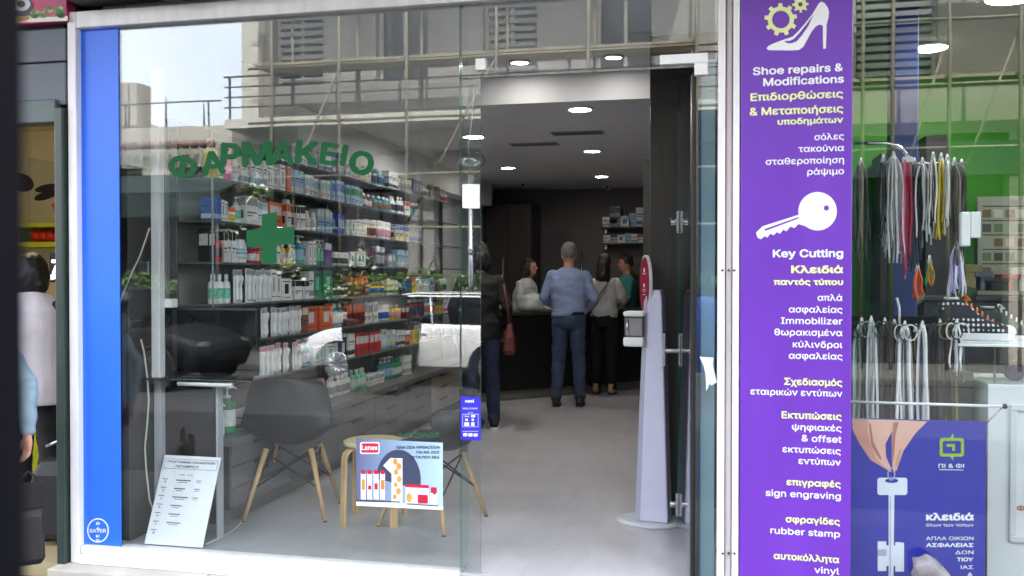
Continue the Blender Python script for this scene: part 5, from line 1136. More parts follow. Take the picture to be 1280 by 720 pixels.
SKIN = M("skin", (206, 150, 124), .5, var=.08, scale=12)
def limb(mb, pts, rs, n=12):
    for i in range(len(pts) - 1): mb.cap(pts[i], pts[i + 1], rs[i], rs[i + 1], n)
def torso(mb, z_list, lean, k=1.0):
    """Stacked ellipses: (z, half width, half depth, y shift)."""
    mb.loft([[Vector((math.cos(t) * a * k, math.sin(t) * b * k + y, z)) + lean * max(0, z - .95) for t in [2 * math.pi * i / 20 for i in range(20)]] for z, a, b, y in z_list])
def hand(mb, wrist, elbow, s=1.0, curl=.5, side=1):
    w_ = Vector(wrist); d = (w_ - Vector(elbow)).normalized(); a = Vector((0, 1, 0)); a = (a - d * a.dot(d)).normalized(); b = d.cross(a)
    mb.ell(w_ + d * .05 * s, (.018, .042, .05), 12, 8, rot=Matrix((b, a, d)).transposed())
    for k, (off, ln) in enumerate(((.030, .070), (.010, .080), (-.010, .075), (-.029, .058))):
        p0 = w_ + d * .085 * s + a * off; c_ = b * (-side) * curl
        p1 = p0 + (d + c_ * .4).normalized() * ln * .45; p2 = p1 + (d + c_ * 1.2).normalized() * ln * .32; p3 = p2 + (d * .7 + c_ * 1.8).normalized() * ln * .25
        limb(mb, [p0 - d * .02, p1, p2, p3], [.0095, .009, .0085, .0075], 8)
    p0 = w_ + d * .03 + a * .03; p1 = p0 + (d + a * 1.1).normalized() * .04; p2 = p1 + (d + a * .3).normalized() * .03
    limb(mb, [p0, p1, p2], [.012, .0105, .009], 8)
def person(label, loc, rz, H=1.75, top=None, legs=None, shoe=None, hair=None, hairstyle="short", arms=None, feet=None, sleeve="long", lean=(0, 0, 0), build=1.0, vest=None, hem=.90, skinm=None, head_turn=(0, 0), hcol=(40, 34, 30), belt=None):
    """Facing +y in its own space; arms = ((elbow R, wrist R), (elbow L, wrist L)); feet = (ankle R, ankle L)."""
    t = thing("person", label, "person", loc, rz); k = H / 1.75; t.scale = (k, k, k); V = Vector; ln = V(lean); B_ = build
    up = lambda p: V(p) + ln * max(0, p[2] - .95)
    sh = [up((.168 * B_, 0, 1.41)), up((-.168 * B_, 0, 1.41))]; hp = [V((.09, 0, .92)), V((-.09, 0, .92))]
    arms = arms or (((.235, -.03, 1.16), (.24, .06, .92)), ((-.235, -.03, 1.16), (-.24, .06, .92)))
    arms = [(up(a), up(b)) for a, b in arms]
    feet = feet or ((.10, 0, .08), (-.10, 0, .08)); feet = [V(f) for f in feet]
    knees = [(h + f) / 2 + V((0, .03, .02)) for h, f in zip(hp, feet)]
    hd = up((head_turn[0], .02 + head_turn[1], 1.635))
    mb = MB()
    torso(mb, [(.86, .14, .10, 0), (.95, .165, .115, 0), (1.08, .145, .10, 0), (1.25, .165, .115, 0), (1.38, .165, .105, 0), (1.45, .11, .07, 0)], ln, B_ * .94)
    limb(mb, [up((0, -.005, 1.43)), hd - V((0, .01, .09))], [.062, .055])
    mb.ell(hd, (.074, .094, .118), 18, 12); mb.ell(hd + V((0, .03, -.06)), (.055, .06, .06), 14, 8)
    mb.ell(hd + V((0, .098, -.015)), (.013, .02, .022), 10, 6)                            # nose
    for s in (-1, 1): mb.ell(hd + V((s * .076, -.005, -.01)), (.01, .02, .032), 10, 6)      # ears
    mb.ell(hd + V((0, .088, -.062)), (.024, .012, .007), 10, 6)                           # lips
    for s in (0, 1):
        e_, w_ = arms[s]; limb(mb, [sh[s], e_, w_], [.05, .042, .029]); hand(mb, w_, e_, 1, .5, 1 if s == 0 else -1)
        limb(mb, [hp[s], knees[s], feet[s]], [.082, .056, .038]); mb.cap(feet[s] + V((0, -.03, -.035)), feet[s] + V((0, .15, -.045)), .036, .03)
    sm = skinm or SKIN
    fuse("body", mb, .0085, sm, t, 2)
    for s in (-1, 1): m2 = MB(); m2.ell(hd + V((s * .031, .083, .012)), (.013, .009, .008), 10, 6); local(m2.build("eye", plain((30, 24, 22), .2)), t)
    if top is not None:
        mb = MB(); torso(mb, [(hem, .175, .125, 0), (hem + .03, .185, .135, 0), (1.0, .182, .132, 0), (1.1, .172, .125, 0), (1.26, .188, .138, 0), (1.38, .19, .125, 0), (1.43, .168, .10, 0), (1.465, .11, .082, 0), (1.485, .07, .07, 0)], ln, B_)
        for s in (0, 1):
            e_, w_ = arms[s]
            if sleeve == "long": limb(mb, [sh[s], e_, w_.lerp(e_, .08)], [.058, .052, .042])
            elif sleeve == "short": limb(mb, [sh[s], sh[s].lerp(e_, .75)], [.058, .060])
            else: mb.ell(sh[s], (.06, .065, .05))
        fuse("shirt", mb, .011, top, t, 2, .014, (8, 8, 14), len(label))
    if vest is not None:
        mb = MB(); torso(mb, [(.80, .215, .165, 0), (.84, .22, .17, 0), (1.1, .205, .155, 0), (1.28, .215, .16, 0), (1.40, .20, .145, 0), (1.47, .14, .11, 0), (1.52, .09, .09, -.01)], ln, B_); fuse("vest", mb, .012, vest, t, 4, .007, (8, 8, 5), 5)
    mb = MB(); torso(mb, [(.84, .13, .11, 0), (.90, .18, .128, 0), (1.0, .176, .125, 0), (1.03, .168, .118, 0)], V((0, 0, 0)), B_)
    for s in (0, 1): limb(mb, [hp[s], knees[s], feet[s] + V((0, 0, .015))], [.098, .072, .060])
    fuse("trousers", mb, .011, legs, t, 2, .012, (9, 9, 14), len(label) * 2)
    if belt: mb = MB(); torso(mb, [(.985, .181, .131, 0), (1.02, .178, .128, 0)], V((0, 0, 0)), B_); local(mb.build("belt", belt), t)
    for s in (0, 1):
        f = feet[s]; mb = MB(); mb.cap(f + V((0, -.035, -.03)), f + V((0, .10, -.04)), .045, .042); mb.cap(f + V((0, .10, -.042)), f + V((0, .17, -.05)), .042, .03); mb.cap(f + V((0, -.02, -.02)), f + V((0, -.015, .03)), .047, .048)
        so_ = fuse("shoe", mb, .009, shoe[0], t, 2)
        mb = MB(); mb.prism([f + V((x, y, -.08)) for x, y in ((-.035, -.075), (.035, -.075), (.045, 0), (.048, .1), (.03, .185), (-.03, .185), (-.048, .1), (-.045, 0))], (0, 0, 1), .022); o = mb.build("sole", shoe[1], None, .004); o.parent = so_
    hm = M("hair_%d_%d_%d" % hcol, hcol, .55, var=.35, scale=30, stretch=(3, 3, .4)); mb = MB()
    mb.ell(hd + V((0, -.016, .03)), (.084, .098, .105), 18, 12)
    if hairstyle == "long":
        mb.cap(hd + V((0, -.05, 0)), hd + V((0, -.075, -.16)), .085, .085); mb.cap(hd + V((.035, -.07, -.14)), hd + V((.045, -.085, -.27)), .06, .035); mb.cap(hd + V((-.04, -.07, -.12)), hd + V((-.05, -.08, -.25)), .06, .04)
    elif hairstyle == "bob":
        mb.ell(hd + V((0, -.03, -.02)), (.105, .10, .12), 16, 10); mb.ell(hd + V((.05, -.045, -.07)), (.06, .06, .07)); mb.ell(hd + V((-.05, -.045, -.07)), (.06, .06, .07))
    h = fuse("hair", mb, .009, hm, t, 1, .012, (24, 24, 10), 3)
    # keep the face free of hair
    bm = bmesh.new(); bm.from_mesh(h.data); kill = [v for v in bm.verts if v.co.y > hd.y + .045 and v.co.z < hd.z + .055]; bmesh.ops.delete(bm, geom=kill, context='VERTS'); bm.to_mesh(h.data); bm.free()
    return t
JEAN = M("denim", (62, 74, 104), .85, var=.25, scale=7, bump=.2, bscale=200); DJEAN = M("dark_denim", (44, 54, 82), .85, var=.25, scale=7)
BSHIRT = M("pale_blue_shirt", (148, 166, 206), .8, var=.06); BLK = M("black_cloth", (22, 22, 24), .85, var=.15); WKNIT = M("white_knit", (206, 204, 204), .9, var=.08, bump=.3, bscale=90)
bk = (plain((40, 36, 34), .5), plain((24, 24, 24), .7)); snk = (plain((30, 32, 38), .6), plain((220, 220, 220), .6))
# man in the blue shirt (seen from behind)
p = PZ(711, 507, 0)
person("grey haired man in pale blue shirt and jeans standing with back to us", (p.x, p.y, 0), R(5), 1.76, BSHIRT, JEAN, bk, hairstyle="short", hcol=(120, 116, 112), build=1.06, sleeve="long",
       arms=(((.27, .0, 1.15), (.22, .20, 1.06)), ((-.28, .02, 1.17), (-.25, .24, 1.10))), feet=((.12, 0, .08), (-.13, -.06, .08)), belt=plain((30, 28, 28), .5), hem=.97)
# woman beside him
p = PZ(756, 491, 0)
person("dark haired woman in white top and black trousers waiting beside the man", (p.x, p.y - .1, 0), R(-6), 1.66, WKNIT, BLK, (plain((190, 150, 120), .5), plain((60, 50, 44), .6)), hairstyle="long", hcol=(44, 30, 26), build=.95, sleeve="short",
       arms=(((.25, .03, 1.17), (.2, .22, 1.12)), ((-.24, .02, 1.17), (-.16, .24, 1.14))), hem=.96)
wx, wy = p.x, p.y - .1
st_ = thing("shoulder_bag", "small black cross body bag worn by the woman in white", "bag", (wx, wy, 0), R(-6)); mb = MB()
mb.tube([(.14, -.03, 1.44), (.10, -.115, 1.36), (0, -.148, 1.22), (-.11, -.14, 1.10), (-.17, -.10, 1.02), (-.2, -.02, .98)], .013, 6, flat=.4); local(mb.build("strap", BLK), st_); mb = MB(); mb.box((-.26, -.02, .80), (-.19, .16, .98)); local(mb.build("pouch", BLK, bevel=.015), st_)
# customer at the left with the red brown bag
p = PZ(600, 538, 0)
person("customer in black jacket and jeans stepping past the pole with red bag", (p.x, p.y, 0), R(12), 1.70, BLK, DJEAN, snk, hairstyle="bob", hcol=(20, 18, 18), feet=((.13, .10, .08), (-.10, -.14, .08)), arms=(((.26, -.02, 1.16), (.24, .10, .95)), ((-.25, -.05, 1.16), (-.24, .02, .92))), hem=.85)
hx, hy = p.x, p.y
rbg = thing("handbag", "red brown leather handbag hanging at the black jacketed customer's side", "bag", (hx, hy, 0), R(12)); mb = MB()
mb.loft([[Vector((.27 + sx * w_, .02 + sy * d_, z)) for sx, sy in ((-1, -1), (1, -1), (1, 1), (-1, 1))] for z, w_, d_ in ((.70, .04, .17), (.74, .055, .19), (.86, .045, .18), (.98, .02, .15))], smooth=False); local(mb.build("body", M("red_leather", (92, 34, 29), .45, var=.15), bevel=.02, seg=3), rbg)
mb = MB(); mb.tube([(.27, -.12, .97), (.25, -.08, 1.15), (.2, -.02, 1.40), (.2, .06, 1.42), (.25, .12, 1.15), (.27, .15, .97)], .011, 6); local(mb.build("strap", MATS["red_leather"]), rbg)
# pharmacists behind the counter
p = PY(645, 345, 6.75)
person("pharmacist in white coat bent over behind the counter at left", (p.x, 7.0, 0), R(255), 1.62, plain((200, 204, 204), .8), BLK, bk, hairstyle="bob", hcol=(60, 44, 34), lean=(0, .18, 0), arms=(((.25, .1, 1.14), (.15, .34, 1.08)), ((-.25, .1, 1.14), (-.15, .34, 1.08))), hem=.84)
p = PY(784, 345, 8.0)
person("pharmacist in teal tunic standing behind the counter right of the woman", (p.x, 7.95, 0), R(110), 1.68, plain((70, 150, 150), .8), BLK, bk, hairstyle="short", hcol=(50, 40, 36), arms=(((.24, .06, 1.15), (.16, .28, 1.08)), ((-.24, .06, 1.15), (-.16, .28, 1.08))))
# woman in the white vest at the grocery door
p = PZ(30, 640, -.1); 
d = ray(30, 420); q = CAM + d * (5.5)
person("black haired woman in long white vest over black sleeves at the grocery door", (q.x + .06, q.y, -.10), R(12), 1.63, BLK, BLK, bk, hairstyle="bob", hcol=(14, 12, 14), vest=M("white_fleece", (214, 208, 218), .95, var=.06, bump=.25, bscale=90), sleeve="long",
       arms=(((.30, .02, 1.14), (.27, .14, .95)), ((-.27, -.02, 1.14), (-.26, .10, .93))), hem=.9)
# passer-by close to the left edge
q = PY(-40, 520, -.5)
person("passer-by in pale denim shirt and jeans at the left edge holding a black bag", (q.x, q.y, -.12), R(70), 1.54, M("pale_denim_shirt", (140, 164, 176), .85, var=.12), M("blue_jeans", (84, 112, 190), .85, var=.2, scale=6), bk, hairstyle="bob", hcol=(40, 30, 26),
       arms=(((.27, -.10, 1.13), (.26, -.12, .86)), ((-.27, -.12, 1.14), (-.23, -.10, .86))), hem=.85, build=.98)
c = PY(36, 606, -.62)
hb = thing("black_bag", "black shopping bag held by the passer-by in jeans", "bag", (c.x, c.y, c.z), R(40)); mb = MB()
mb.loft([[Vector((sx * w_, sy * d_, z)) for sx, sy in ((-1, -1), (1, -1), (1, 1), (-1, 1))] for z, w_, d_ in ((-.36, .05, .04), (-.33, .065, .05), (-.14, .06, .045), (-.03, .04, .02))], smooth=False); o = local(mb.build("body", plain((26, 24, 28), .6, var=.2), bevel=.015, seg=3), hb)
mb = MB(); mb.tube([(-.03, 0, -.04), (-.03, 0, .03), (0, 0, .06), (.03, 0, .03), (.03, 0, -.04)], .007, 6); local(mb.build("handle", BLK), hb); mb = MB(); mb.box((-.05, -.05, -.10), (.06, -.042, .02)); local(mb.build("flap", BLK, bevel=.01), hb)
c = PZ(72, 690, -.1); q = PY(70, 640, .28)
tb = thing("trolley_bag", "dark shopping trolley with angled black handle by the green door frame", "trolley bag", (q.x, q.y, -.12), R(10)); mb = MB()
mb.loft([[Vector((sx * w_, sy * d_, z)) for sx, sy in ((-1, -1), (1, -1), (1, 1), (-1, 1))] for z, w_, d_ in ((.06, .10, .08), (.1, .12, .09), (.42, .10, .08), (.50, .06, .05))], smooth=False); local(mb.build("body", plain((30, 28, 34), .6, var=.2), bevel=.02, seg=3), tb)
mb = MB(); mb.tube([(-.05, 0, .10), (-.03, 0, .3), (.02, 0, .50), (.04, 0, .56)], .011, 8); local(mb.build("handle_tube", BLK), tb); mb = MB(); mb.tube([(-.05, 0, .57), (.02, -.01, .60), (.1, 0, .585)], .01, 8); local(mb.build("grip", STEEL), tb)
for s in (-1, 1): mb = MB(); mb.cyl((s * .07, .07, .055), (s * .095, .07, .055), .054); local(mb.build("wheel", BLACK), tb)
# ================================================================== THE STREET OPPOSITE (mirrored in the glass)
TAN = M("tan_stone", (152, 150, 145), .9, var=.14, scale=.8, bump=.25, bscale=14); TAN2 = M("grey_render", (176, 172, 160), .9, var=.14, scale=.7, bump=.2)
DARKGL = M("dark_pane", (30, 36, 44), .1, var=.2); SHUT = M("faded_shutter", (150, 152, 150), .7, var=.1); STONE = M("pale_cornice", (196, 192, 180), .85, var=.08)
def building(name, label, x0, x1, z1, mat, yF=-13.2, depth=7.0, floors=((4.6, 7.6), (8.4, 11.2)), nwin=6, shop_h=3.9, cornice=True, win_w=1.1):
    b = thing(name, label, "building", ((x0 + x1) / 2, yF, -.13)); 
    shops = MB(); piers = MB(); n = max(2, int((x1 - x0) / 3.2)); st = (x1 - x0) / n
    MB().box((x0, yF - depth, -.26), (x1, yF - .5, z1)).build("core", mat, b)
    # front wall with real openings: piers, sills and lintels
    zs = [shop_h] + [z for f in floors for z in f] + [z1]
    w = MB()
    for i in range(n + 1): x = x0 + i * st; w.box((max(x0, x - .3), yF - .499, -.13), (min(x1, x + .3), yF, shop_h))
    for k in range(0, len(zs) - 1, 2): w.box((x0, yF - .499, zs[k]), (x1, yF, zs[k + 1]))
    stw = (x1 - x0) / nwin
    for za, zb in floors:
        for i in range(nwin + 1):
            a = x0 if i == 0 else x0 + i * stw - (stw - win_w) / 2; c = x1 if i == nwin else x0 + i * stw + (stw - win_w) / 2
            w.box((a, yF - .499, za + .001), (c, yF, zb - .001))
    w.build("front_wall", mat, b)
    for i in range(n): MB().box((x0 + i * st + .31, yF - .40, -.13), (x0 + (i + 1) * st - .31, yF - .36, shop_h - .002)).build("shop_front", DARKGL, b); MB().box((x0 + i * st + .1, yF + .003, shop_h - .75), (x0 + (i + 1) * st - .1, yF + .06, shop_h - .15)).build("fascia", plain(((70, 74, 84), (120, 116, 104), (52, 62, 56))[i % 3], .6), b)
    for za, zb in floors:
        for i in range(nwin):
            c = x0 + (i + .5) * stw; f = MB()
            for q in ((c - win_w / 2, c - win_w / 2 + .07, za, zb), (c + win_w / 2 - .07, c + win_w / 2, za, zb), (c - .035, c + .035, za, zb), (c - win_w / 2 + .071, c + win_w / 2 - .071, zb - .08, zb - .001)): f.box((q[0] + .001, yF - .3, q[2] + .002), (q[1] - .001, yF - .22, q[3] - .002))
            fo = f.build("window", plain((196, 190, 178), .6), b); MB().box((c - win_w / 2 + .02, yF - .34, za + .01), (c + win_w / 2 - .02, yF - .32, zb - .01)).build("window_pane", DARKGL, fo)
            if i % 2 == 0:
                s_ = MB()
                for k in range(14): zz = za + .1 + k * (zb - za - .2) / 14; s_.box((c - win_w / 2 + .08, yF - .21, zz), (c + win_w / 2 - .08, yF - .185, zz + .09))
                s_.build("shutter", SHUT, fo)
    if cornice: MB().box((x0 - .25, yF + .002, z1 - .35), (x1 + .1, yF + .35, z1)).box((x0 - .35, yF + .002, z1 + .001), (x1 + .1, yF + .5, z1 + .18)).build("cornice", STONE, b)
    return b
xB = MY(311, 100, -13.2).x
b1 = building("apartment_building", "tan stone apartment building across the street behind scaffolding, mirrored in the glass", xB, 1.6, 13.0, TAN, nwin=5, floors=((5.3, 7.7), (8.9, 11.2)))
MB().box((xB + .01, -13.19, 4.3), (1.5, -12.2, 4.48)).build("balcony_slab", STONE, b1)
mb = MB(); nb_ = 8
for i in range(nb_ + 1): x = xB + .1 + i * (1.3 - xB) / nb_; mb.box((x, -12.26, 4.481), (x + .035, -12.22, 5.3))
for z in (4.7, 4.9, 5.1, 5.301): mb.box((xB, -12.255 - (.012 if z > 5.2 else 0), z), (1.5, -12.225 + (.012 if z > 5.2 else 0), z + .025))
mb.build("balcony_railing", plain((60, 62, 64), .5), b1)
MB().box((xB - .02, -13.19, 4.3), (xB + .35, -12.95, 12.6)).build("corner_pilaster", STONE, b1)
b2_ = building("pale_building", "pale stone building with tall shaded openings opposite the key shop, mirrored in its glass", 1.62, 16, 9.0, M("pale_stone", (160, 153, 140), .9, var=.15, scale=.8, bump=.2), nwin=5, floors=((4.9, 7.2),), win_w=1.4)
zL = MY(230, 158, -13.2).z
b3 = building("low_building", "low grey rendered building with flat roof railing across the street at the left, mirrored", -24, xB - .38, zL, TAN2, nwin=8, floors=((2.9, 3.7),), shop_h=2.3, cornice=False)
mb = MB()
for i in range(14): x = -23.5 + i * 1.0; mb.cyl((x, -13.4, zL), (x, -13.4, zL + .55), .02, n=6)
mb.tube([(-23.6, -13.4, zL + .55), (-10.2, -13.4, zL + .55)], .02, 6); mb.build("roof_railing", plain((70, 70, 72), .5), b3)
TILE = M("roof_tiles", (120, 96, 82), .85, var=.3, scale=8)
mb = MB(); p0 = MY(150, 122, -14.5); mb.loft([[Vector((-24, -13.6, zL)), Vector((-24, -16.5, zL + 1.5)), Vector((-24, -19.5, zL))], [Vector((-12.3, -13.6, zL)), Vector((-14.6, -16.5, zL + .9)), Vector((-12.3, -19.5, zL))]], smooth=False); mb.build("tiled_roof", TILE, b3)
mb = MB(); q = MY(160, 105, -15); mb.box((q.x - .35, -15.4, zL), (q.x + .35, -14.8, q.z)); mb.build("chimney", TAN2, b3, .02)
mb = MB()
for u, v in ((160, 60 + 44), (208, 122), (255, 130)): q = MY(u, v, -14.2); mb.cyl((q.x, -14.2, zL - .0), (q.x, -14.2, q.z), .03, .012, 6)
mb.build("aerial", plain((80, 80, 82), .5), b3)
mb = MB(); q0 = MY(145, 188, -13.0).z
for i in range(30): x = -16 + i * .2; mb.lathe([(.07, 0), (.09, .08), (.06, .16)], (x, -13.0, q0), 8)
mb.build("red_ornament", plain((128, 96, 84), .8, var=.4), b3)
# scaffolding
TUBE = M("galvanised_tube", (120, 114, 96), .55, metal=.1, var=.2)
scf = thing("scaffolding", "tube scaffolding with plank decks before the stone buildings opposite, mirrored in the glass", "scaffolding", (-4, -12, 0))
xs_ = [MY(u, 200, -12.0).x for u in (340, 424, 508, 620, 735, 870)] + [MY(u, 200, -12.0).x for u in (1078, 1115, 1186, 1276)] + [6.5]
for i, x in enumerate(xs_):
    for y in ((-12.0, -12.9) if i < 6 else (-12.0,)): mb = MB(); mb.cyl((x, y, -.13), (x, y, 9.5), .032, n=8); mb.build("standard", TUBE, scf)
for z in (2.3, 3.3, 4.35, 5.4, 6.45, 7.6, 8.6):
    mb = MB(); mb.cyl((xs_[0] - .5, -12.04, z), (xs_[5] + .4, -12.04, z), .028, n=8); mb.build("ledger", TUBE, scf)
    if z > 3: mb = MB(); mb.cyl((xs_[6] - .8, -12.04, z + .2), (7.5, -12.04, z + .2), .028, n=8); mb.build("ledger", TUBE, scf)
for x0, x1, z in ((xs_[0] - .4, xs_[5], 5.45), (xs_[0] - .4, xs_[5], 7.65), (xs_[6] - .6, 6.8, 4.65), (xs_[6] - .6, 6.8, 6.7)):
    for k in range(3): MB().box((x0, -12.85 + k * .27, z), (x1, -12.60 + k * .27, z + .05)).build("plank", M("grey_planks", (150, 140, 120), .85, var=.25, stretch=(.5, 6, 6)), scf, .005)
for i in (0, 2, 4, 7, 8): mb = MB(); mb.cyl((xs_[i], -12.07, 2.4), (xs_[i + 1], -12.07, 5.4), .024, n=8); mb.build("brace", TUBE, scf)
# market awning (dark green) with posts
a0 = MY(140, 235, -10.8); a1 = MY(268, 255, -10.8)
aw = thing("green_awning", "dark green market awning on posts across the street at the left, mirrored", "awning", (a0.x, -11, -.13)); GRN = M("awning_canvas", (12, 38, 34), .8, var=.15)
xa = a0.x - 2.5; xb = a1.x + .1; zt = a0.z
MB().loft([[Vector((x, y, z)) for y, z in ((-13.1, zt + .5), (-12, zt + .3), (-10.8, zt - .1), (-10.78, zt - .55), (-10.82, zt - .55), (-10.84, zt - .13), (-12, zt + .26), (-13.1, zt + .46))] for x in (xa, xb - 1.4, xb)], smooth=False).build("canvas", GRN, aw)
for x in (xa + .1, (xa + xb) / 2, xb - .1): mb = MB(); mb.cyl((x, -10.9, -.13), (x, -10.9, zt - .1), .035, n=8); mb.build("post", plain((50, 54, 54), .5), aw)
MB().box((xa, -13.1, .0), (xb, -13.05, zt)).build("rear_curtain", plain((30, 34, 34), .8), aw)
# planters with shrubs along the far kerb
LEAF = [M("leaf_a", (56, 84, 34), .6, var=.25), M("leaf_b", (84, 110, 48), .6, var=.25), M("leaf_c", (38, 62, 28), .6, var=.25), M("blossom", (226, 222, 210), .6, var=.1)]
def bush(name, c, r, n, seed, par=None, flowers=.05, size=.05):
    rd = random.Random(seed); mb = MB(); c = Vector(c)
    for i in range(n):
        d = Vector((rd.gauss(0, 1), rd.gauss(0, 1), rd.gauss(0, 1))).normalized(); f = rd.random() ** .4 * (1 + .35 * noise.noise(d * 2 + Vector((seed, 0, 0))))
        p = c + Vector((d.x * r[0], d.y * r[1], d.z * r[2])) * f; s = size * rd.uniform(.6, 1.5); a = Vector((rd.gauss(0, 1), rd.gauss(0, 1), rd.gauss(0, .6))).normalized(); b = a.orthogonal().normalized(); b = (Matrix.Rotation(rd.random() * 6.28, 3, a) @ b)
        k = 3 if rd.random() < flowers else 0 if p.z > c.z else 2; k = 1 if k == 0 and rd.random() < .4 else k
        mb.face([p - a * s, p + b * s * .45, p + a * s, p - b * s * .45], k)
    return mb.build(name, LEAF, par, weld=False)
pots = []
for i, (u, v, y, rr) in enumerate(((160, 362, -10.4, .55), (188, 362, -10.4, .5), (440, 366, -11.2, .6), (475, 364, -11.2, .55), (512, 362, -11.2, .5), (545, 358, -11.2, .55), (590, 362, -11.2, .5), (882, 356, -10.9, .35), (905, 360, -10.9, .35))):
    p = MY(u, v, y); t = thing("planter", ("white flowering shrub in a stone planter" if 2 <= i < 7 else "leafy yellow green shrub in a blue pot" if i >= 7 else "bright green shrub in a pot by the awning") + f", {ORD[i if i < 2 else i - 2 if i < 7 else i - 7]} from the left, mirrored", "planter", (p.x, y, -.13), 0, "planters along the far kerb")
    zb = max(.35, p.z - rr * .55 + .13); mb = MB(); mb.lathe([(rr * .5, 0), (rr * .62, zb * .9), (rr * .66, zb), (rr * .58, zb), (rr * .55, zb * .9), (.001, zb * .88)], n=18); local(mb.build("pot", plain((40, 70, 150) if i >= 7 else (140, 136, 128), .6), None), t)
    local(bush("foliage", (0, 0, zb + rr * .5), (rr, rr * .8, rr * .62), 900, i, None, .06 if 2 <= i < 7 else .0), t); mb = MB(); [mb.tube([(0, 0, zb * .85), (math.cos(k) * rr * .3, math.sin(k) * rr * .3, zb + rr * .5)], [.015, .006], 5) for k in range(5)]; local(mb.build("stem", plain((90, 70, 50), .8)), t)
for i, (u, v, r) in enumerate(((322, 245, .32), (282, 284, .36), (330, 300, .3), (365, 338, .3), (452, 330, .3))):
    p = MY(u, v, -11.9); t = thing("hanging_basket", "hanging basket of trailing flowers on the scaffolding opposite, " + ("topmost", "second highest", "third highest", "lowest at left", "lowest at right")[i] + ", mirrored", "flower basket", (p.x, -11.9, p.z), 0, "hanging baskets opposite")
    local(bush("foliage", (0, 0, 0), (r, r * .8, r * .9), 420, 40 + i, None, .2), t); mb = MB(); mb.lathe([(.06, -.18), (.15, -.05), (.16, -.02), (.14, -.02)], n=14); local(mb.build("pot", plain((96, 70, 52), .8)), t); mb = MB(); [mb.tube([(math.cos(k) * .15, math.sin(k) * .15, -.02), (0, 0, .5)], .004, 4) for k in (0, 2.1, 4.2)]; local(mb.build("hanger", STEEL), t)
p = MY(310, 258, -12.9); ac = thing("air_conditioner", "white air conditioner unit on the wall opposite, mirrored through the shelves", "air conditioner", (p.x, -13.1, p.z)); local(MB().box((-.35, -.09, -.28), (.35, .2, .28)).build("case", WHITE, bevel=.02), ac); mb = MB(); [mb.box((-.25, .201, -.22 + k * .06), (.1, .21, -.19 + k * .06)) for k in range(7)]; local(mb.build("grille", plain((60, 60, 62), .5)), ac)
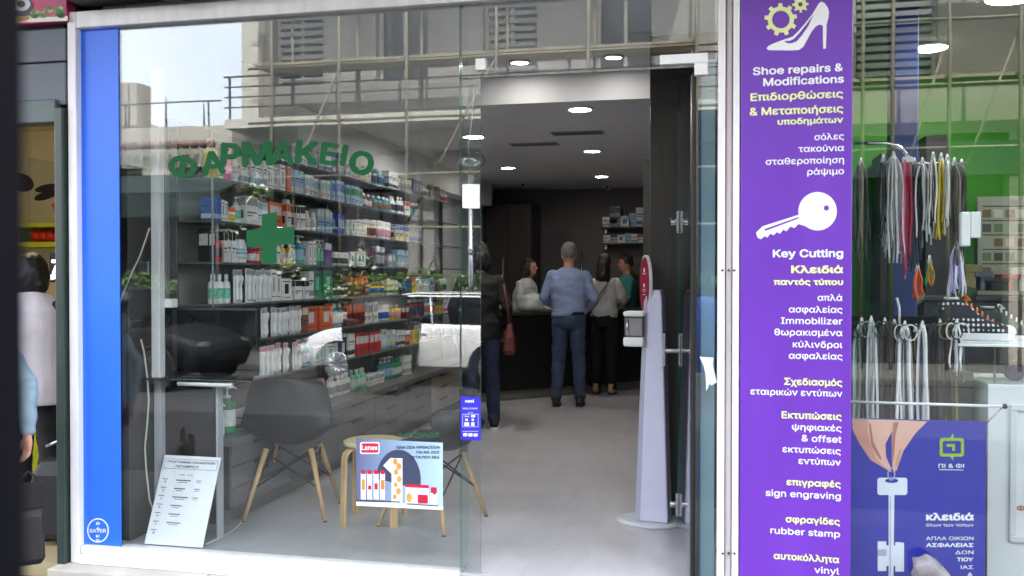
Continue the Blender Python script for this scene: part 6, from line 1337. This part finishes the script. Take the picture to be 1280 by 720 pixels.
# vehicles
CARW = M("white_car_paint", (240, 240, 240), .25, var=.02, coat=.6); CARK = M("black_car_paint", (16, 17, 19), .55, var=.2, spec=.25)
TYRE = M("tyre_rubber", (24, 24, 25), .8, var=.1); RIM = M("alloy_rim", (190, 192, 196), .3, metal=.8, var=.05); CGL = M("car_glass", (18, 22, 26), .06, var=.1)
def car(label, loc, rz, paint, L=3.9, W=1.7, H=1.48, rim=None):
    t = thing("parked_car", label, "car", loc, rz); h = L / 2; w = W / 2
    lo = [(-h, .45, .72, .66), (-h + .08, .32, .86, .78), (-h + .35, .24, .93, .92), (-h + .9, .2, .95, .98), (0, .2, .95, 1.0), (h - 1.05, .2, .93, .98), (h - .5, .22, .84, .92), (h - .12, .3, .70, .78), (h, .42, .6, .62)]
    mb = MB(); mb.loft([[Vector((x, y * w * k, z)) for y, z in ((-.8, zb), (-.97, zb + .12), (-1, (zb + zt) / 2 + .05), (-.96, zt - .06), (-.88, zt), (.88, zt), (.96, zt - .06), (1, (zb + zt) / 2 + .05), (.97, zb + .12), (.8, zb))] for x, zb, zt, k in lo]); local(mb.build("body", paint, bevel=.02), t)
    gh = [(-h + .16, .90, .905, .84, .80), (-h + .5, .93, H - .10, .86, .66), (-h + .95, .94, H - .01, .88, .70), (.0, .94, H, .88, .72), (.45, .93, H - .06, .88, .70), (h - 1.0, .90, .915, .86, .80)]
    mb = MB(); mb.loft([[Vector((x, -w * a, z0)), Vector((x, -w * b, z1)), Vector((x, w * b, z1)), Vector((x, w * a, z0))] for x, z0, z1, a, b in gh], smooth=False); local(mb.build("cabin_glass", CGL, bevel=.02), t)
    mb = MB(); rf = gh[1:5]; mb.loft([[Vector((x, -w * (b + .03), z1 - .05)), Vector((x, -w * (b - .02), z1 + .012)), Vector((x, w * (b - .02), z1 + .012)), Vector((x, w * (b + .03), z1 - .05))] for x, z0, z1, a, b in rf], smooth=False); local(mb.build("roof", paint, bevel=.01), t)
    mb = MB()
    for s in (-1, 1):
        for (xa, xb_, wd) in ((-h + .30, -h + .62, .15), (-.30, -.22, .045), (h - 1.02, .42, .04)): mb.tube([(xa, s * w * .875, .92), (xb_, s * w * .715, H - .07)], wd, 8, flat=.3)
    local(mb.build("pillar", paint), t)
    for s in (-1, 1):
        for x in (-h + .70, h - .78):
            wl = bpy.data.objects.new("wheel", None); COL.objects.link(wl); wl.parent = t
            mb = MB(); mb.lathe([(.20, -.1), (.29, -.1), (.315, -.07), (.315, .07), (.29, .1), (.20, .1)], (x, s * (w - .09), .315), 26, ax='Y'); o = mb.build("tyre", TYRE); o.parent = wl
            mb = MB(); mb.lathe([(.215, s * .085), (.2, s * .07), (.05, s * .08), (.001, s * .09)], (x, s * (w - .09), .315), 26, mi=1, ax='Y')
            yo = s * (w - .09) - s * -.0
            for k in range(10): a = 2 * math.pi * k / 10; mb.tube([(x + math.cos(a) * .04, s * (w + .005), .315 + math.sin(a) * .04), (x + math.cos(a) * .2, s * (w + .012), .315 + math.sin(a) * .2)], .018, 5)
            mb.lathe([(.2, -.01), (.215, 0), (.2, .01)], (x, s * (w + .008), .315), 26, ax='Y'); o = mb.build("rim", [rim or RIM, BLACK]); o.parent = wl
            m3 = MB(); m3.lathe([(.36, -.02), (.36, .01), (.30, .012), (.30, -.02)], (x, s * (w - .012), .33), 26, ax='Y'); local(m3.build("wheel_arch", plain((24, 24, 24), .7)), t)
        mb = MB(); mb.ell((h - .16, s * w * .62, .66), (.1, .16, .07)); local(mb.build("headlight", plain((70, 72, 76), .2)), t); mb = MB(); mb.ell((-h + .08, s * w * .72, .78), (.07, .1, .12)); local(mb.build("tail_light", plain((150, 20, 20), .15)), t)
        mb = MB(); mb.box((-.25, s * w * .985 - .012, .80), (-.08, s * w * .985 + .012, .83)); mb.box((h - 1.05, s * w * .93, .93), (h - .9, s * w * 1.12, 1.04)); local(mb.build("mirror_and_handle", paint, bevel=.01), t)
    return t
# white hatchback: rear towards the right of the mirrored picture
pw = MY(596, 455, -8.9 + .85); car("white hatchback parked across the street, mirrored in the window behind the poles", (pw.x - 1.25 + .0, -9.75, -.262), R(180), CARW, 3.9, 1.7, 1.41); 
p = MY(205, 392, -7.6); car("black car parked across the street, mirrored in the lower left of the window", (p.x - 1.5, -8.4, -.262), R(0), CARK, 4.3, 1.78, 1.5, M("dark_rim", (50, 50, 52), .5))
p = MY(588.5, 262, -10.9); spo = thing("street_pole", "slim grey street pole across the road behind the white car, mirrored left of the doorway", "pole", (p.x, -10.9, -.13)); mb = MB(); mb.cyl((0, 0, 0), (0, 0, p.z + .25), .045, n=14); local(mb.build("shaft", STEEL), spo); mb = MB(); mb.cyl((0, 0, 1.9), (0, 0, 2.05), .055, n=14); local(mb.build("collar", STEEL), spo)
# rounded dark bin
p = MY(478, 366, -8.2); bn = thing("rubbish_container", "dark domed rubbish container across the street, mirrored beside the white car", "container", (p.x, -8.2, -.262)); hb_ = p.z + .262
mb = MB(); mb.loft([[Vector((sx * a, sy * b, z)) for sx, sy in ((-1, -1), (1, -1), (1, 1), (-1, 1))] for z, a, b in ((.15, .36, .3), (.8, .44, .42), (hb_ - .35, .46, .45))], smooth=False); local(mb.build("body", plain((22, 30, 26), .6, var=.2), bevel=.04, seg=3), bn)
mb = MB(); mb.loft([[Vector((math.cos(a) * r * .47, math.sin(a) * r * .46, z)) for a in [2 * math.pi * i / 20 for i in range(20)]] for r, z in ((1.08, hb_ - .349), (1.05, hb_ - .2), (.85, hb_ - .06), (.4, hb_))]); local(mb.build("lid", plain((20, 26, 24), .5)), bn)
for sx in (-1, 1):
    for sy in (-1, 1): mb = MB(); mb.cyl((sx * .3 - .03, sy * .24, .075), (sx * .3 + .03, sy * .24, .075), .074); local(mb.build("wheel", BLACK), bn)

bpy.data.scenes.remove(WORK)
